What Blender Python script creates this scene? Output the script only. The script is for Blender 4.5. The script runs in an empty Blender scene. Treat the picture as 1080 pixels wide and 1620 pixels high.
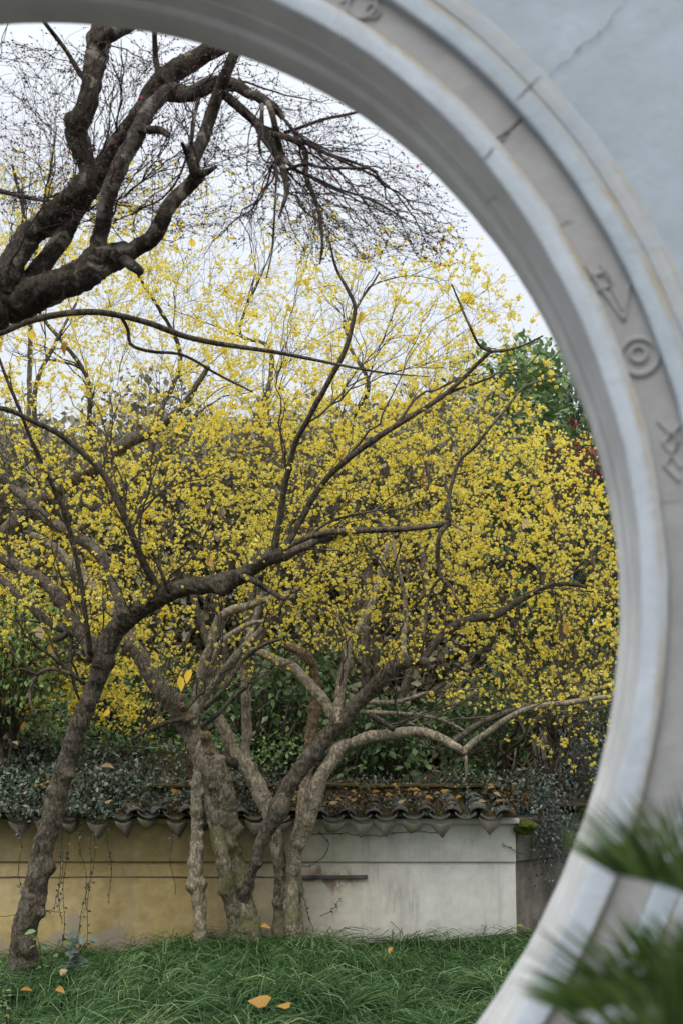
import bpy, math, random
import numpy as np
from mathutils import Vector, Matrix

random.seed(7)
RNG = np.random.default_rng(11)
S = bpy.context.scene
COL = S.collection
R = math.radians

# ------------------------------------------------------------------ camera, sky, sun, exposure
F, TILT, CZ = 2250.0, 0.15, 1.45          # focal length in photo pixels, upward tilt, eye height
cd = bpy.data.cameras.new('camera')
cam = bpy.data.objects.new('camera', cd)
COL.objects.link(cam)
cam.location = (0, 0, CZ)
cam.rotation_euler = (math.pi / 2 + TILT, 0, 0)
cd.sensor_fit = 'VERTICAL'
cd.sensor_height = 36.0
cd.sensor_width = 24.0
cd.lens = 50.0
cd.clip_start = 0.05
cd.clip_end = 900
cd.dof.use_dof = True
cd.dof.focus_distance = 10.9
cd.dof.aperture_fstop = 4.2
S.camera = cam

SUN_EL, SUN_AZ = R(58), R(200)
W = bpy.data.worlds.new('World')
S.world = W
W.use_nodes = True
nt = W.node_tree
nt.nodes.clear()
sky = nt.nodes.new('ShaderNodeTexSky')
sky.sky_type = 'NISHITA'
sky.sun_disc = False
sky.sun_elevation = SUN_EL
sky.sun_rotation = SUN_AZ
sky.dust_density = 3.0
hs = nt.nodes.new('ShaderNodeHueSaturation')
hs.inputs['Saturation'].default_value = 0.35
# overcast layer: brighter overhead than at the horizon, the same all round
geo = nt.nodes.new('ShaderNodeTexCoord')
sep = nt.nodes.new('ShaderNodeSeparateXYZ')
mr = nt.nodes.new('ShaderNodeMapRange')
mr.inputs[1].default_value = -0.05; mr.inputs[2].default_value = 1.0
mr.inputs[3].default_value = 4.1; mr.inputs[4].default_value = 9.0
cmb = nt.nodes.new('ShaderNodeVectorMath'); cmb.operation = 'SCALE'
cmb.inputs[0].default_value = (0.935, 0.985, 1.06)
mx = nt.nodes.new('ShaderNodeMix'); mx.data_type = 'RGBA'
mx.inputs[0].default_value = 0.86
bg = nt.nodes.new('ShaderNodeBackground')
bg.inputs['Strength'].default_value = 0.12
wo = nt.nodes.new('ShaderNodeOutputWorld')
L = nt.links.new
L(sky.outputs[0], hs.inputs['Color'])
L(geo.outputs['Generated'], sep.inputs[0])
L(sep.outputs['Z'], mr.inputs[0])
L(mr.outputs[0], cmb.inputs['Scale'])
L(hs.outputs[0], mx.inputs[6]); L(cmb.outputs[0], mx.inputs[7])
L(mx.outputs[2], bg.inputs['Color']); L(bg.outputs[0], wo.inputs[0])

sd = bpy.data.lights.new('sun', 'SUN')
sd.energy = 1.5
sd.angle = R(35)
sd.color = (1.0, 0.96, 0.9)
so = bpy.data.objects.new('sun', sd)
COL.objects.link(so)
_az = SUN_AZ
so.rotation_euler = Vector((-math.sin(_az) * math.cos(SUN_EL), -math.cos(_az) * math.cos(SUN_EL), -math.sin(SUN_EL))).to_track_quat('-Z', 'Y').to_euler()

S.view_settings.view_transform = 'Standard'
S.view_settings.look = 'None'
S.view_settings.exposure = 0.54
S.view_settings.gamma = 1.0
S.view_settings.use_curve_mapping = False
S.cycles.use_denoising = True
S.cycles.max_bounces = 6
S.cycles.transparent_max_bounces = 8
S.cycles.use_adaptive_sampling = True

# ------------------------------------------------------------------ helpers
def ray(px, py):
    x = (np.asarray(px, float) - 540) / F
    y = (810 - np.asarray(py, float)) / F
    return np.stack(np.broadcast_arrays(x, math.cos(TILT) - y * math.sin(TILT), math.sin(TILT) + y * math.cos(TILT)), -1)

def at(px, py, Y):
    d = ray(px, py)
    return np.array([0, 0, CZ]) + d * (np.asarray(Y, float) / d[..., 1])[..., None]

def zat(py, Y):
    return float(at(540, py, Y)[2])

def xat(px, py, Y):
    return float(at(px, py, Y)[0])

def topx(p):
    p = np.asarray(p, float)
    q = p - np.array([0, 0, CZ])
    yy = q[..., 1] * math.cos(TILT) + q[..., 2] * math.sin(TILT)
    zz = -q[..., 1] * math.sin(TILT) + q[..., 2] * math.cos(TILT)
    return 540 + F * q[..., 0] / yy, 810 - F * zz / yy

def nrm(v):
    return v / np.maximum(np.linalg.norm(v, axis=-1, keepdims=True), 1e-9)

_PH = [(RNG.normal(size=3), RNG.uniform(0, 6.28)) for _ in range(24)]
def snoise(p, freq=1.0, octv=3, seed=0):
    """cheap smooth noise, about -1..1, vectorised"""
    p = np.asarray(p, float) * freq
    out = np.zeros(p.shape[:-1]); a = 1.0; tot = 0
    for o in range(octv):
        s = 0
        for k in range(4):
            w, ph = _PH[(o * 4 + k + seed * 5) % 24]
            s = s + np.sin(p @ w * 2.2 + ph + seed * 1.7)
        out += a * s / 2.6; tot += a
        a *= 0.5; p = p * 2.03
    return out / tot

def mesh_from(name, V, faces, mat, tint=None, smooth=False):
    """V (N,3); faces: list of (M,k) int arrays; tint per vertex"""
    V = np.ascontiguousarray(V, dtype=np.float32)
    if not isinstance(faces, (list, tuple)):
        faces = [faces]
    faces = [np.asarray(f, dtype=np.int32) for f in faces if len(f)]
    me = bpy.data.meshes.new(name)
    me.vertices.add(len(V))
    me.vertices.foreach_set('co', V.ravel())
    nl = sum(f.size for f in faces); nf = sum(len(f) for f in faces)
    me.loops.add(nl)
    me.polygons.add(nf)
    me.loops.foreach_set('vertex_index', np.concatenate([f.ravel() for f in faces]).astype(np.int32))
    tot = np.concatenate([np.full(len(f), f.shape[1], np.int32) for f in faces])
    st = np.concatenate([[0], np.cumsum(tot)[:-1]]).astype(np.int32)
    me.polygons.foreach_set('loop_start', st)
    try:
        me.polygons.foreach_set('loop_total', tot)
    except Exception:
        pass
    if smooth:
        me.polygons.foreach_set('use_smooth', np.ones(nf, dtype=bool))
    if tint is not None:
        at_ = me.attributes.new('tint', 'FLOAT', 'POINT')
        at_.data.foreach_set('value', np.asarray(tint, np.float32))
    me.update(calc_edges=True)
    me.validate()
    if mat is not None:
        me.materials.append(mat)
    return me

def link(name, me, parent=None, loc=None, kind=None):
    o = bpy.data.objects.new(name, me)
    COL.objects.link(o)
    if parent is not None:
        o.parent = parent
    if loc is not None:
        o.location = loc
    if kind:
        o['kind'] = kind
    return o

def part(name, V, faces, mat, parent=None, tint=None, smooth=False, kind=None, local=False):
    V = np.asarray(V, float)
    if parent is not None and not local:
        b = parent
        off = np.zeros(3)
        while b is not None:
            off += np.array(b.location); b = b.parent
        V = V - off
    return link(name, mesh_from(name, V, faces, mat, tint, smooth), parent, None, kind)

def thing(name, label, cat, loc=(0, 0, 0), group=None, rotz=0):
    o = bpy.data.objects.new(name, None)
    COL.objects.link(o)
    o.empty_display_size = 0.1
    o.location = [float(c) for c in loc]
    o.rotation_euler = (0, 0, rotz)
    o['label'] = label; o['category'] = cat
    if group:
        o['group'] = group
    return o

def tag(o, label, cat=None, group=None, kind=None):
    o['label'] = label
    if cat: o['category'] = cat
    if group: o['group'] = group
    if kind: o['kind'] = kind
    return o

def merge(parts):
    """list of (V, F) with the same face size -> one V, F"""
    Vs, Fs, n = [], [], 0
    for V, Fc in parts:
        Vs.append(V); Fs.append(np.asarray(Fc) + n); n += len(V)
    return np.concatenate(Vs), np.concatenate(Fs)

def catmull(P, n):
    """P (K,d) -> n points evenly by length"""
    P = np.asarray(P, float)
    Q = np.vstack([2 * P[0] - P[1], P, 2 * P[-1] - P[-2]])
    out = []
    for i in range(1, len(Q) - 2):
        t = np.linspace(0, 1, 9)[:-1, None]
        a, b, c, d = Q[i - 1], Q[i], Q[i + 1], Q[i + 2]
        out.append(0.5 * ((2 * b) + (-a + c) * t + (2 * a - 5 * b + 4 * c - d) * t ** 2 + (-a + 3 * b - 3 * c + d) * t ** 3))
    out.append(Q[-2][None])
    C = np.concatenate(out)
    s = np.concatenate([[0], np.cumsum(np.linalg.norm(np.diff(C[:, :3], axis=0), axis=1))])
    u = np.linspace(0, s[-1], n)
    return np.stack([np.interp(u, s, C[:, k]) for k in range(C.shape[1])], 1)

def tubes(P, Rd, sides):
    """P (M,K,3), Rd (M,K) -> verts, quads"""
    M, K, _ = P.shape
    T = nrm(np.gradient(P, axis=1))
    mt = np.abs(nrm(P[:, -1] - P[:, 0] + 1e-6))
    ref = np.eye(3)[np.argmin(mt, axis=1)][:, None, :]
    U = nrm(np.cross(T, ref)); Wv = np.cross(T, U)
    a = np.arange(sides) * 2 * math.pi / sides
    V = P[:, :, None] + Rd[:, :, None, None] * (np.cos(a)[:, None] * U[:, :, None] + np.sin(a)[:, None] * Wv[:, :, None])
    idx = np.arange(M * K * sides).reshape(M, K, sides)
    A = idx[:, :-1]; B = idx[:, 1:]
    Fq = np.stack([A, np.roll(A, -1, 2), np.roll(B, -1, 2), B], -1).reshape(-1, 4)
    return V.reshape(-1, 3), Fq

def limb_mesh(P, Rd, sides=10, rough=0.12, knobs=(), seed=0, seg=None, fine=26.0):
    """one thick limb with uneven bark relief, knots and a rounded end; returns V, [quads, tris]"""
    P = np.asarray(P, float); Rd = np.asarray(Rd, float)
    ln = np.linalg.norm(np.diff(P, axis=0), axis=1).sum()
    big = float(Rd.max()) > 0.035
    if big: sides = max(sides, 26)
    K = seg or int(np.clip(ln / (0.013 if big else 0.028), 8, 170 if big else 70))
    C = catmull(np.c_[P, Rd], K)
    P, Rd = C[:, :3], C[:, 3]
    P = P + (np.stack([snoise(P, 5, 2, seed + k) for k in range(3)], 1)) * Rd[:, None] * 0.22
    T = nrm(np.gradient(P, axis=0))
    U = np.zeros_like(T); u = nrm(np.cross(T[0], [0.3, 0.9, 0.1]))
    for i in range(K):
        u = nrm(u - T[i] * (u @ T[i])); U[i] = u
    Wv = np.cross(T, U)
    a = np.arange(sides) * 2 * math.pi / sides
    dirs = np.cos(a)[:, None] * U[:, None] + np.sin(a)[:, None] * Wv[:, None]
    base = P[:, None] + Rd[:, None, None] * dirs
    rr = Rd[:, None] * (1 + rough * snoise(base, 7, 2, seed) + rough * 0.8 * snoise(base, fine, 2, seed + 3) + (rough * 0.5 * snoise(base, 70, 1, seed + 1) if big else 0))
    V = P[:, None] + rr[..., None] * dirs
    for (kp, ks, kh) in knobs:                       # swollen knots
        d = np.linalg.norm(V - np.asarray(kp), axis=-1)
        V = V + dirs * (kh * np.exp(-(d / ks) ** 2))[..., None]
    idx = np.arange(K * sides).reshape(K, sides)
    A, B = idx[:-1], idx[1:]
    q = np.stack([A, np.roll(A, -1, 1), np.roll(B, -1, 1), B], -1).reshape(-1, 4)
    V = V.reshape(-1, 3)
    tip = P[-1] + T[-1] * Rd[-1] * 0.5; base0 = P[0] - T[0] * Rd[0] * 0.2
    n = len(V)
    V = np.vstack([V, tip, base0])
    la, fa = idx[-1], idx[0]
    tr = np.concatenate([np.stack([la, np.roll(la, -1), np.full(sides, n)], 1), np.stack([np.roll(fa, -1), fa, np.full(sides, n + 1)], 1)])
    return V, [q, tr]

def inpoly(x, y, poly):
    x = np.asarray(x, float); y = np.asarray(y, float)
    r = np.zeros(x.shape, bool); j = len(poly) - 1
    for i in range(len(poly)):
        xi, yi = poly[i]; xj, yj = poly[j]
        if yi != yj:
            r ^= ((yi > y) != (yj > y)) & (x < (xj - xi) * (y - yi) / (yj - yi) + xi)
        j = i
    return r

def sample_poly(poly, Y0, Y1, n):
    xs = [p[0] for p in poly]; ys = [p[1] for p in poly]
    out = np.zeros((0, 3))
    while len(out) < n:
        m = n * 3 + 20
        x = RNG.uniform(min(xs), max(xs), m); y = RNG.uniform(min(ys), max(ys), m)
        k = inpoly(x, y, poly)
        x, y = x[k], y[k]
        out = np.vstack([out, at(x, y, RNG.uniform(Y0, Y1, len(x)))])
    return out[:n]

# ------------------------------------------------------------------ materials
class NB:
    def __init__(s, name):
        s.m = bpy.data.materials.new(name); s.m.use_nodes = True
        s.t = s.m.node_tree; s.t.nodes.clear()
        s.out = s.t.nodes.new('ShaderNodeOutputMaterial')
        s.tc = s.t.nodes.new('ShaderNodeTexCoord')
    def n(s, typ, **kw):
        nd = s.t.nodes.new(typ)
        for k, v in kw.items(): setattr(nd, k, v)
        return nd
    def l(s, a, b): s.t.links.new(a, b)
    def noise(s, scale, detail=5, rough=0.6, stretch=None, vec=None, dist=0.0):
        v = vec or s.tc.outputs['Object']
        if stretch:
            mp = s.n('ShaderNodeMapping'); mp.inputs['Scale'].default_value = stretch
            s.l(v, mp.inputs[0]); v = mp.outputs[0]
        nd = s.n('ShaderNodeTexNoise')
        nd.inputs['Scale'].default_value = scale; nd.inputs['Detail'].default_value = detail
        nd.inputs['Roughness'].default_value = rough; nd.inputs['Distortion'].default_value = dist
        s.l(v, nd.inputs['Vector'])
        return nd.outputs['Fac']
    def ramp(s, fac, stops, ease='LINEAR'):
        r = s.n('ShaderNodeValToRGB'); r.color_ramp.interpolation = ease
        e = r.color_ramp.elements
        while len(e) < len(stops): e.new(0.5)
        for el, (p, c) in zip(e, stops):
            el.position = p
            el.color = (c, c, c, 1) if not hasattr(c, '__len__') else (*c, 1)
        s.l(fac, r.inputs[0])
        return r.outputs[0]
    def mix(s, fac, a, b, mode='MIX'):
        m = s.n('ShaderNodeMix', data_type='RGBA', blend_type=mode)
        for i, v in ((0, fac), (6, a), (7, b)):
            if hasattr(v, 'is_linked') or isinstance(v, bpy.types.NodeSocket): s.l(v, m.inputs[i])
            elif i == 0: m.inputs[0].default_value = v
            else: m.inputs[i].default_value = (*v, 1)
        return m.outputs[2]
    def math(s, op, a, b=None, c=None, clamp=False):
        m = s.n('ShaderNodeMath', operation=op, use_clamp=clamp)
        for i, v in enumerate((a, b, c)):
            if v is None: continue
            if isinstance(v, bpy.types.NodeSocket): s.l(v, m.inputs[i])
            else: m.inputs[i].default_value = v
        return m.outputs[0]
    def attr(s, name='tint'):
        return s.n('ShaderNodeAttribute', attribute_name=name).outputs['Fac']
    def finish(s, color, rough=0.8, height=None, bump=0.3, dist=0.01, spec=0.3, trans=None):
        p = s.n('ShaderNodeBsdfPrincipled')
        if isinstance(color, bpy.types.NodeSocket): s.l(color, p.inputs['Base Color'])
        else: p.inputs['Base Color'].default_value = (*color, 1)
        if isinstance(rough, bpy.types.NodeSocket): s.l(rough, p.inputs['Roughness'])
        else: p.inputs['Roughness'].default_value = rough
        p.inputs['Specular IOR Level'].default_value = spec
        if height is not None:
            b = s.n('ShaderNodeBump'); b.inputs['Strength'].default_value = bump; b.inputs['Distance'].default_value = dist
            s.l(height, b.inputs['Height']); s.l(b.outputs[0], p.inputs['Normal'])
        sh = p.outputs[0]
        if trans:
            tb = s.n('ShaderNodeBsdfTranslucent')
            if isinstance(color, bpy.types.NodeSocket): s.l(color, tb.inputs[0])
            else: tb.inputs[0].default_value = (*color, 1)
            ms = s.n('ShaderNodeMixShader'); ms.inputs[0].default_value = trans
            s.l(sh, ms.inputs[1]); s.l(tb.outputs[0], ms.inputs[2]); sh = ms.outputs[0]
        s.l(sh, s.out.inputs[0])
        return s.m

def bark(name, dark, light, lichen=None, lich_amt=0.62, moss=None, scale=1.0, moss_top=None):
    b = NB(name)
    n1 = b.noise(11 * scale, 8, 0.7, (1, 1, 0.4), dist=0.4)
    n2 = b.noise(48 * scale, 5, 0.7, (1, 1, 0.55))
    vo = b.n('ShaderNodeTexVoronoi', feature='DISTANCE_TO_EDGE'); vo.inputs['Scale'].default_value = 34 * scale
    mp = b.n('ShaderNodeMapping'); mp.inputs['Scale'].default_value = (1, 1, 0.28)
    va = b.n('ShaderNodeVectorMath', operation='ADD'); nz_ = b.n('ShaderNodeTexNoise'); nz_.inputs['Scale'].default_value = 20
    vs_ = b.n('ShaderNodeVectorMath', operation='SCALE'); vs_.inputs['Scale'].default_value = 0.09
    b.l(b.tc.outputs['Object'], nz_.inputs['Vector']); b.l(nz_.outputs['Color'], vs_.inputs[0]); b.l(b.tc.outputs['Object'], va.inputs[0]); b.l(vs_.outputs[0], va.inputs[1])
    b.l(va.outputs[0], mp.inputs[0]); b.l(mp.outputs[0], vo.inputs['Vector'])
    c = b.ramp(n1, [(0.36, dark), (0.64, light)])
    c = b.mix(b.ramp(n2, [(0.46, 0.0), (0.64, 0.75)]), c, tuple(x * 2.0 for x in light))
    c = b.mix(b.math('MULTIPLY', b.ramp(vo.outputs['Distance'], [(0.0, 0.55), (0.12, 0.0)]), b.ramp(b.noise(17 * scale, 3), [(0.45, 0.0), (0.6, 1.0)])), c, tuple(x * 0.7 for x in dark))
    if lichen:
        n3 = b.noise(9 * scale, 5, 0.6, dist=0.6)
        c = b.mix(b.ramp(n3, [(lich_amt - 0.04, 0.0), (lich_amt + 0.03, 0.85)]), c, lichen)
    if moss:
        n4 = b.noise(6 * scale, 6, 0.7)
        f = b.ramp(n4, [(0.42, 0.0), (0.62, 0.8)])
        if moss_top is not None:
            g = b.n('ShaderNodeSeparateXYZ'); b.l(b.tc.outputs['Object'], g.inputs[0])
            k = b.n('ShaderNodeMapRange'); k.inputs[1].default_value = moss_top - 0.25; k.inputs[2].default_value = moss_top
            k.inputs[3].default_value = 1; k.inputs[4].default_value = 0
            b.l(g.outputs['Z'], k.inputs[0]); f = b.math('MULTIPLY', f, k.outputs[0])
        c = b.mix(f, c, moss)
    hgt = b.math('ADD', b.math('ADD', n1, b.math('MULTIPLY', n2, 0.6)), b.ramp(vo.outputs['Distance'], [(0.0, 0.0), (0.2, 0.12)]))
    return b.finish(c, 0.9, hgt, 1.0, 0.02, 0.2)

M = {}
M['bark_dark'] = bark('bark_dark', (0.028, 0.023, 0.017), (0.092, 0.076, 0.056), (0.2, 0.185, 0.15), 0.68)
M['bark_brown'] = bark('bark_brown', (0.036, 0.029, 0.021), (0.13, 0.108, 0.079), (0.22, 0.20, 0.16), 0.64)
M['bark_mossy'] = bark('bark_mossy', (0.065, 0.054, 0.037), (0.21, 0.178, 0.125), (0.28, 0.26, 0.20), 0.64, (0.11, 0.118, 0.035), moss_top=0.95)
M['bark_pale'] = bark('bark_pale', (0.11, 0.093, 0.066), (0.33, 0.28, 0.20), (0.38, 0.355, 0.29), 0.62, (0.15, 0.145, 0.06), moss_top=0.5)
M['bark_plum'] = bark('bark_plum', (0.013, 0.0105, 0.008), (0.066, 0.053, 0.039), (0.24, 0.21, 0.165), 0.585, scale=1.1)
M['bark_plum_pale'] = bark('bark_plum_pale', (0.024, 0.020, 0.016), (0.085, 0.074, 0.058), (0.24, 0.22, 0.185), 0.56, scale=1.1)
M['dead_wood'] = bark('dead_wood', (0.09, 0.066, 0.038), (0.23, 0.175, 0.10), (0.2, 0.18, 0.14), 0.68, scale=1.2)
def twigmat(name, a, b2):
    b = NB(name); n = b.noise(6, 2)
    return b.finish(b.ramp(n, [(0.35, a), (0.65, b2)]), 0.85, spec=0.2)
M['twig'] = twigmat('twig', (0.035, 0.028, 0.02), (0.11, 0.09, 0.065))
M['twig_pale'] = twigmat('twig_pale', (0.06, 0.052, 0.04), (0.17, 0.145, 0.11))
M['twig_plum'] = twigmat('twig_plum', (0.022, 0.015, 0.015), (0.06, 0.042, 0.04))
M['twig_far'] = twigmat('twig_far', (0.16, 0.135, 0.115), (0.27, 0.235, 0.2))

b = NB('petal')
c = b.ramp(b.attr(), [(0.0, (0.90, 0.54, 0.015)), (0.2, (0.97, 0.75, 0.04)), (0.48, (0.99, 0.87, 0.13)), (1.0, (0.99, 0.93, 0.38))])
M['petal'] = b.finish(c, 0.55, spec=0.25, trans=0.5)
b = NB('yellow_leaf')
c = b.mix(b.noise(30, 4), (0.82, 0.50, 0.03), (0.95, 0.72, 0.10))
M['yellow_leaf'] = b.finish(c, 0.6, trans=0.4)
b = NB('ochre_leaf')
c = b.mix(b.noise(30, 4), (0.32, 0.15, 0.03), (0.60, 0.36, 0.08))
M['ochre_leaf'] = b.finish(c, 0.6, trans=0.2)
b = NB('tan_leaf')
c = b.mix(b.noise(30, 4), (0.36, 0.25, 0.14), (0.58, 0.44, 0.27))
M['tan_leaf'] = b.finish(c, 0.65, trans=0.2)
b = NB('pink_bud')
M['pink_bud'] = b.finish(b.ramp(b.attr(), [(0, (0.05, 0.028, 0.022)), (0.85, (0.12, 0.05, 0.045)), (1, (0.4, 0.08, 0.14))]), 0.6)
b = NB('pink_petal'); M['pink_petal'] = b.finish((0.75, 0.12, 0.3), 0.6, trans=0.3)

def leafmat(name, stops, rough=0.45, trans=0.25, spec=0.4):
    b = NB(name)
    return b.finish(b.ramp(b.attr(), stops), rough, spec=spec, trans=trans)
M['leaf_camellia'] = leafmat('leaf_camellia', [(0, (0.03, 0.064, 0.02)), (0.6, (0.085, 0.15, 0.05)), (1, (0.20, 0.28, 0.09))], 0.35, 0.15)
M['leaf_light'] = leafmat('leaf_light', [(0, (0.06, 0.11, 0.035)), (0.6, (0.16, 0.25, 0.08)), (1, (0.30, 0.40, 0.13))], 0.5)
M['leaf_blue'] = leafmat('leaf_blue', [(0, (0.06, 0.10, 0.068)), (0.6, (0.14, 0.21, 0.15)), (1, (0.28, 0.36, 0.28))], 0.4)
M['leaf_dull'] = leafmat('leaf_dull', [(0, (0.13, 0.122, 0.08)), (0.6, (0.25, 0.23, 0.15)), (1, (0.38, 0.34, 0.22))], 0.6)
M['leaf_red'] = leafmat('leaf_red', [(0, (0.16, 0.012, 0.01)), (0.6, (0.33, 0.02, 0.018)), (1, (0.42, 0.06, 0.04))], 0.5)
M['leaf_ivy'] = leafmat('leaf_ivy', [(0, (0.015, 0.03, 0.012)), (0.45, (0.048, 0.075, 0.038)), (0.8, (0.13, 0.17, 0.12)), (1, (0.26, 0.30, 0.23))], 0.35, 0.12, 0.5)
M['leaf_fig'] = leafmat('leaf_fig', [(0, (0.04, 0.06, 0.045)), (0.5, (0.10, 0.135, 0.115)), (1, (0.2, 0.25, 0.23))], 0.4, 0.15)
M['grass'] = leafmat('grass', [(0, (0.016, 0.045, 0.010)), (0.35, (0.045, 0.112, 0.027)), (0.65, (0.11, 0.21, 0.062)), (0.92, (0.30, 0.42, 0.21)), (1, (0.45, 0.40, 0.18))], 0.5, 0.3, 0.35)
M['litter'] = leafmat('litter', [(0, (0.035, 0.022, 0.012)), (0.6, (0.10, 0.062, 0.028)), (1, (0.24, 0.15, 0.055))], 0.8, 0.05, 0.2)
M['palm'] = leafmat('palm', [(0, (0.02, 0.048, 0.006)), (0.6, (0.05, 0.095, 0.011)), (1, (0.10, 0.15, 0.022))], 0.35, 0.25, 0.5)

# old white limewash on the moon gate: fine trowel marks, yellow run-off along the arrises (local frame: centre of the ring at z = GZ)
GZ = 1.45 + 0.2288
GR = dict(A=1.258, B=1.300, C=1.361, D=1.402, E=1.438)
def gate_paint(name, base, stain_amt=1.0, grey=0.25):
    b = NB(name)
    sp = b.n('ShaderNodeSeparateXYZ'); b.l(b.tc.outputs['Object'], sp.inputs[0])
    rr = b.math('SQRT', b.math('ADD', b.math('POWER', sp.outputs['X'], 2.0), b.math('POWER', b.math('SUBTRACT', sp.outputs['Z'], GZ), 2.0)))
    n1 = b.noise(7, 6, 0.6); n2 = b.noise(38, 5, 0.65); n3 = b.noise(3.2, 3, 0.5)
    c = b.mix(b.ramp(n1, [(0.35, 0.0), (0.7, 1.0)]), tuple(x * 0.86 for x in base), tuple(min(1, x * 1.05) for x in base))
    c = b.mix(b.math('MULTIPLY', b.ramp(n2, [(0.45, 0.0), (0.72, 1.0)]), grey), c, tuple(x * 0.72 for x in base))
    for r0, w, col, amt in ((1.303, 0.012, (0.27, 0.2, 0.1), 0.9), (1.402, 0.010, (0.30, 0.235, 0.13), 0.95), (1.438, 0.009, (0.30, 0.245, 0.155), 0.8), (1.420, 0.022, (0.36, 0.31, 0.25), 0.55)):
        d = b.math('ABSOLUTE', b.math('SUBTRACT', b.math('ADD', rr, b.math('MULTIPLY', b.math('SUBTRACT', n2, 0.5), 0.012)), r0))
        f = b.math('SUBTRACT', 1.0, b.math('DIVIDE', d, w), clamp=True)
        f = b.math('MULTIPLY', f, b.ramp(n1, [(0.34, 0.08), (0.58, 0.85)]))
        f = b.math('MULTIPLY', f, amt * stain_amt)
        c = b.mix(f, c, col)
    # peeled flakes where the stone shows
    c = b.mix(b.ramp(b.noise(16, 5, 0.6, dist=0.8), [(0.70, 0.0), (0.73, 0.55)]), c, (0.44, 0.40, 0.34))
    h = b.math('ADD', b.math('MULTIPLY', n3, 1.0), b.math('MULTIPLY', n2, 0.3))
    return b.finish(c, 0.75, h, 0.7, 0.010, 0.25)
M['limewash'] = gate_paint('limewash', (0.35, 0.405, 0.455), 1.0, 0.2)  # this and next two: shade of the gate front mixed into the base
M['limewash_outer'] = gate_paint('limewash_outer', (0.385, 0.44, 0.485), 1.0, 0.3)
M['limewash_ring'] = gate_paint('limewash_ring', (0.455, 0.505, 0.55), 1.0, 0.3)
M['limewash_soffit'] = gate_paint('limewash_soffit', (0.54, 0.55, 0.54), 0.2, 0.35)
M['carved_stone'] = gate_paint('carved_stone', (0.31, 0.31, 0.308), 0.8, 0.35)
b = NB('crack'); M['crack'] = b.finish((0.10, 0.095, 0.09), 0.95)

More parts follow.
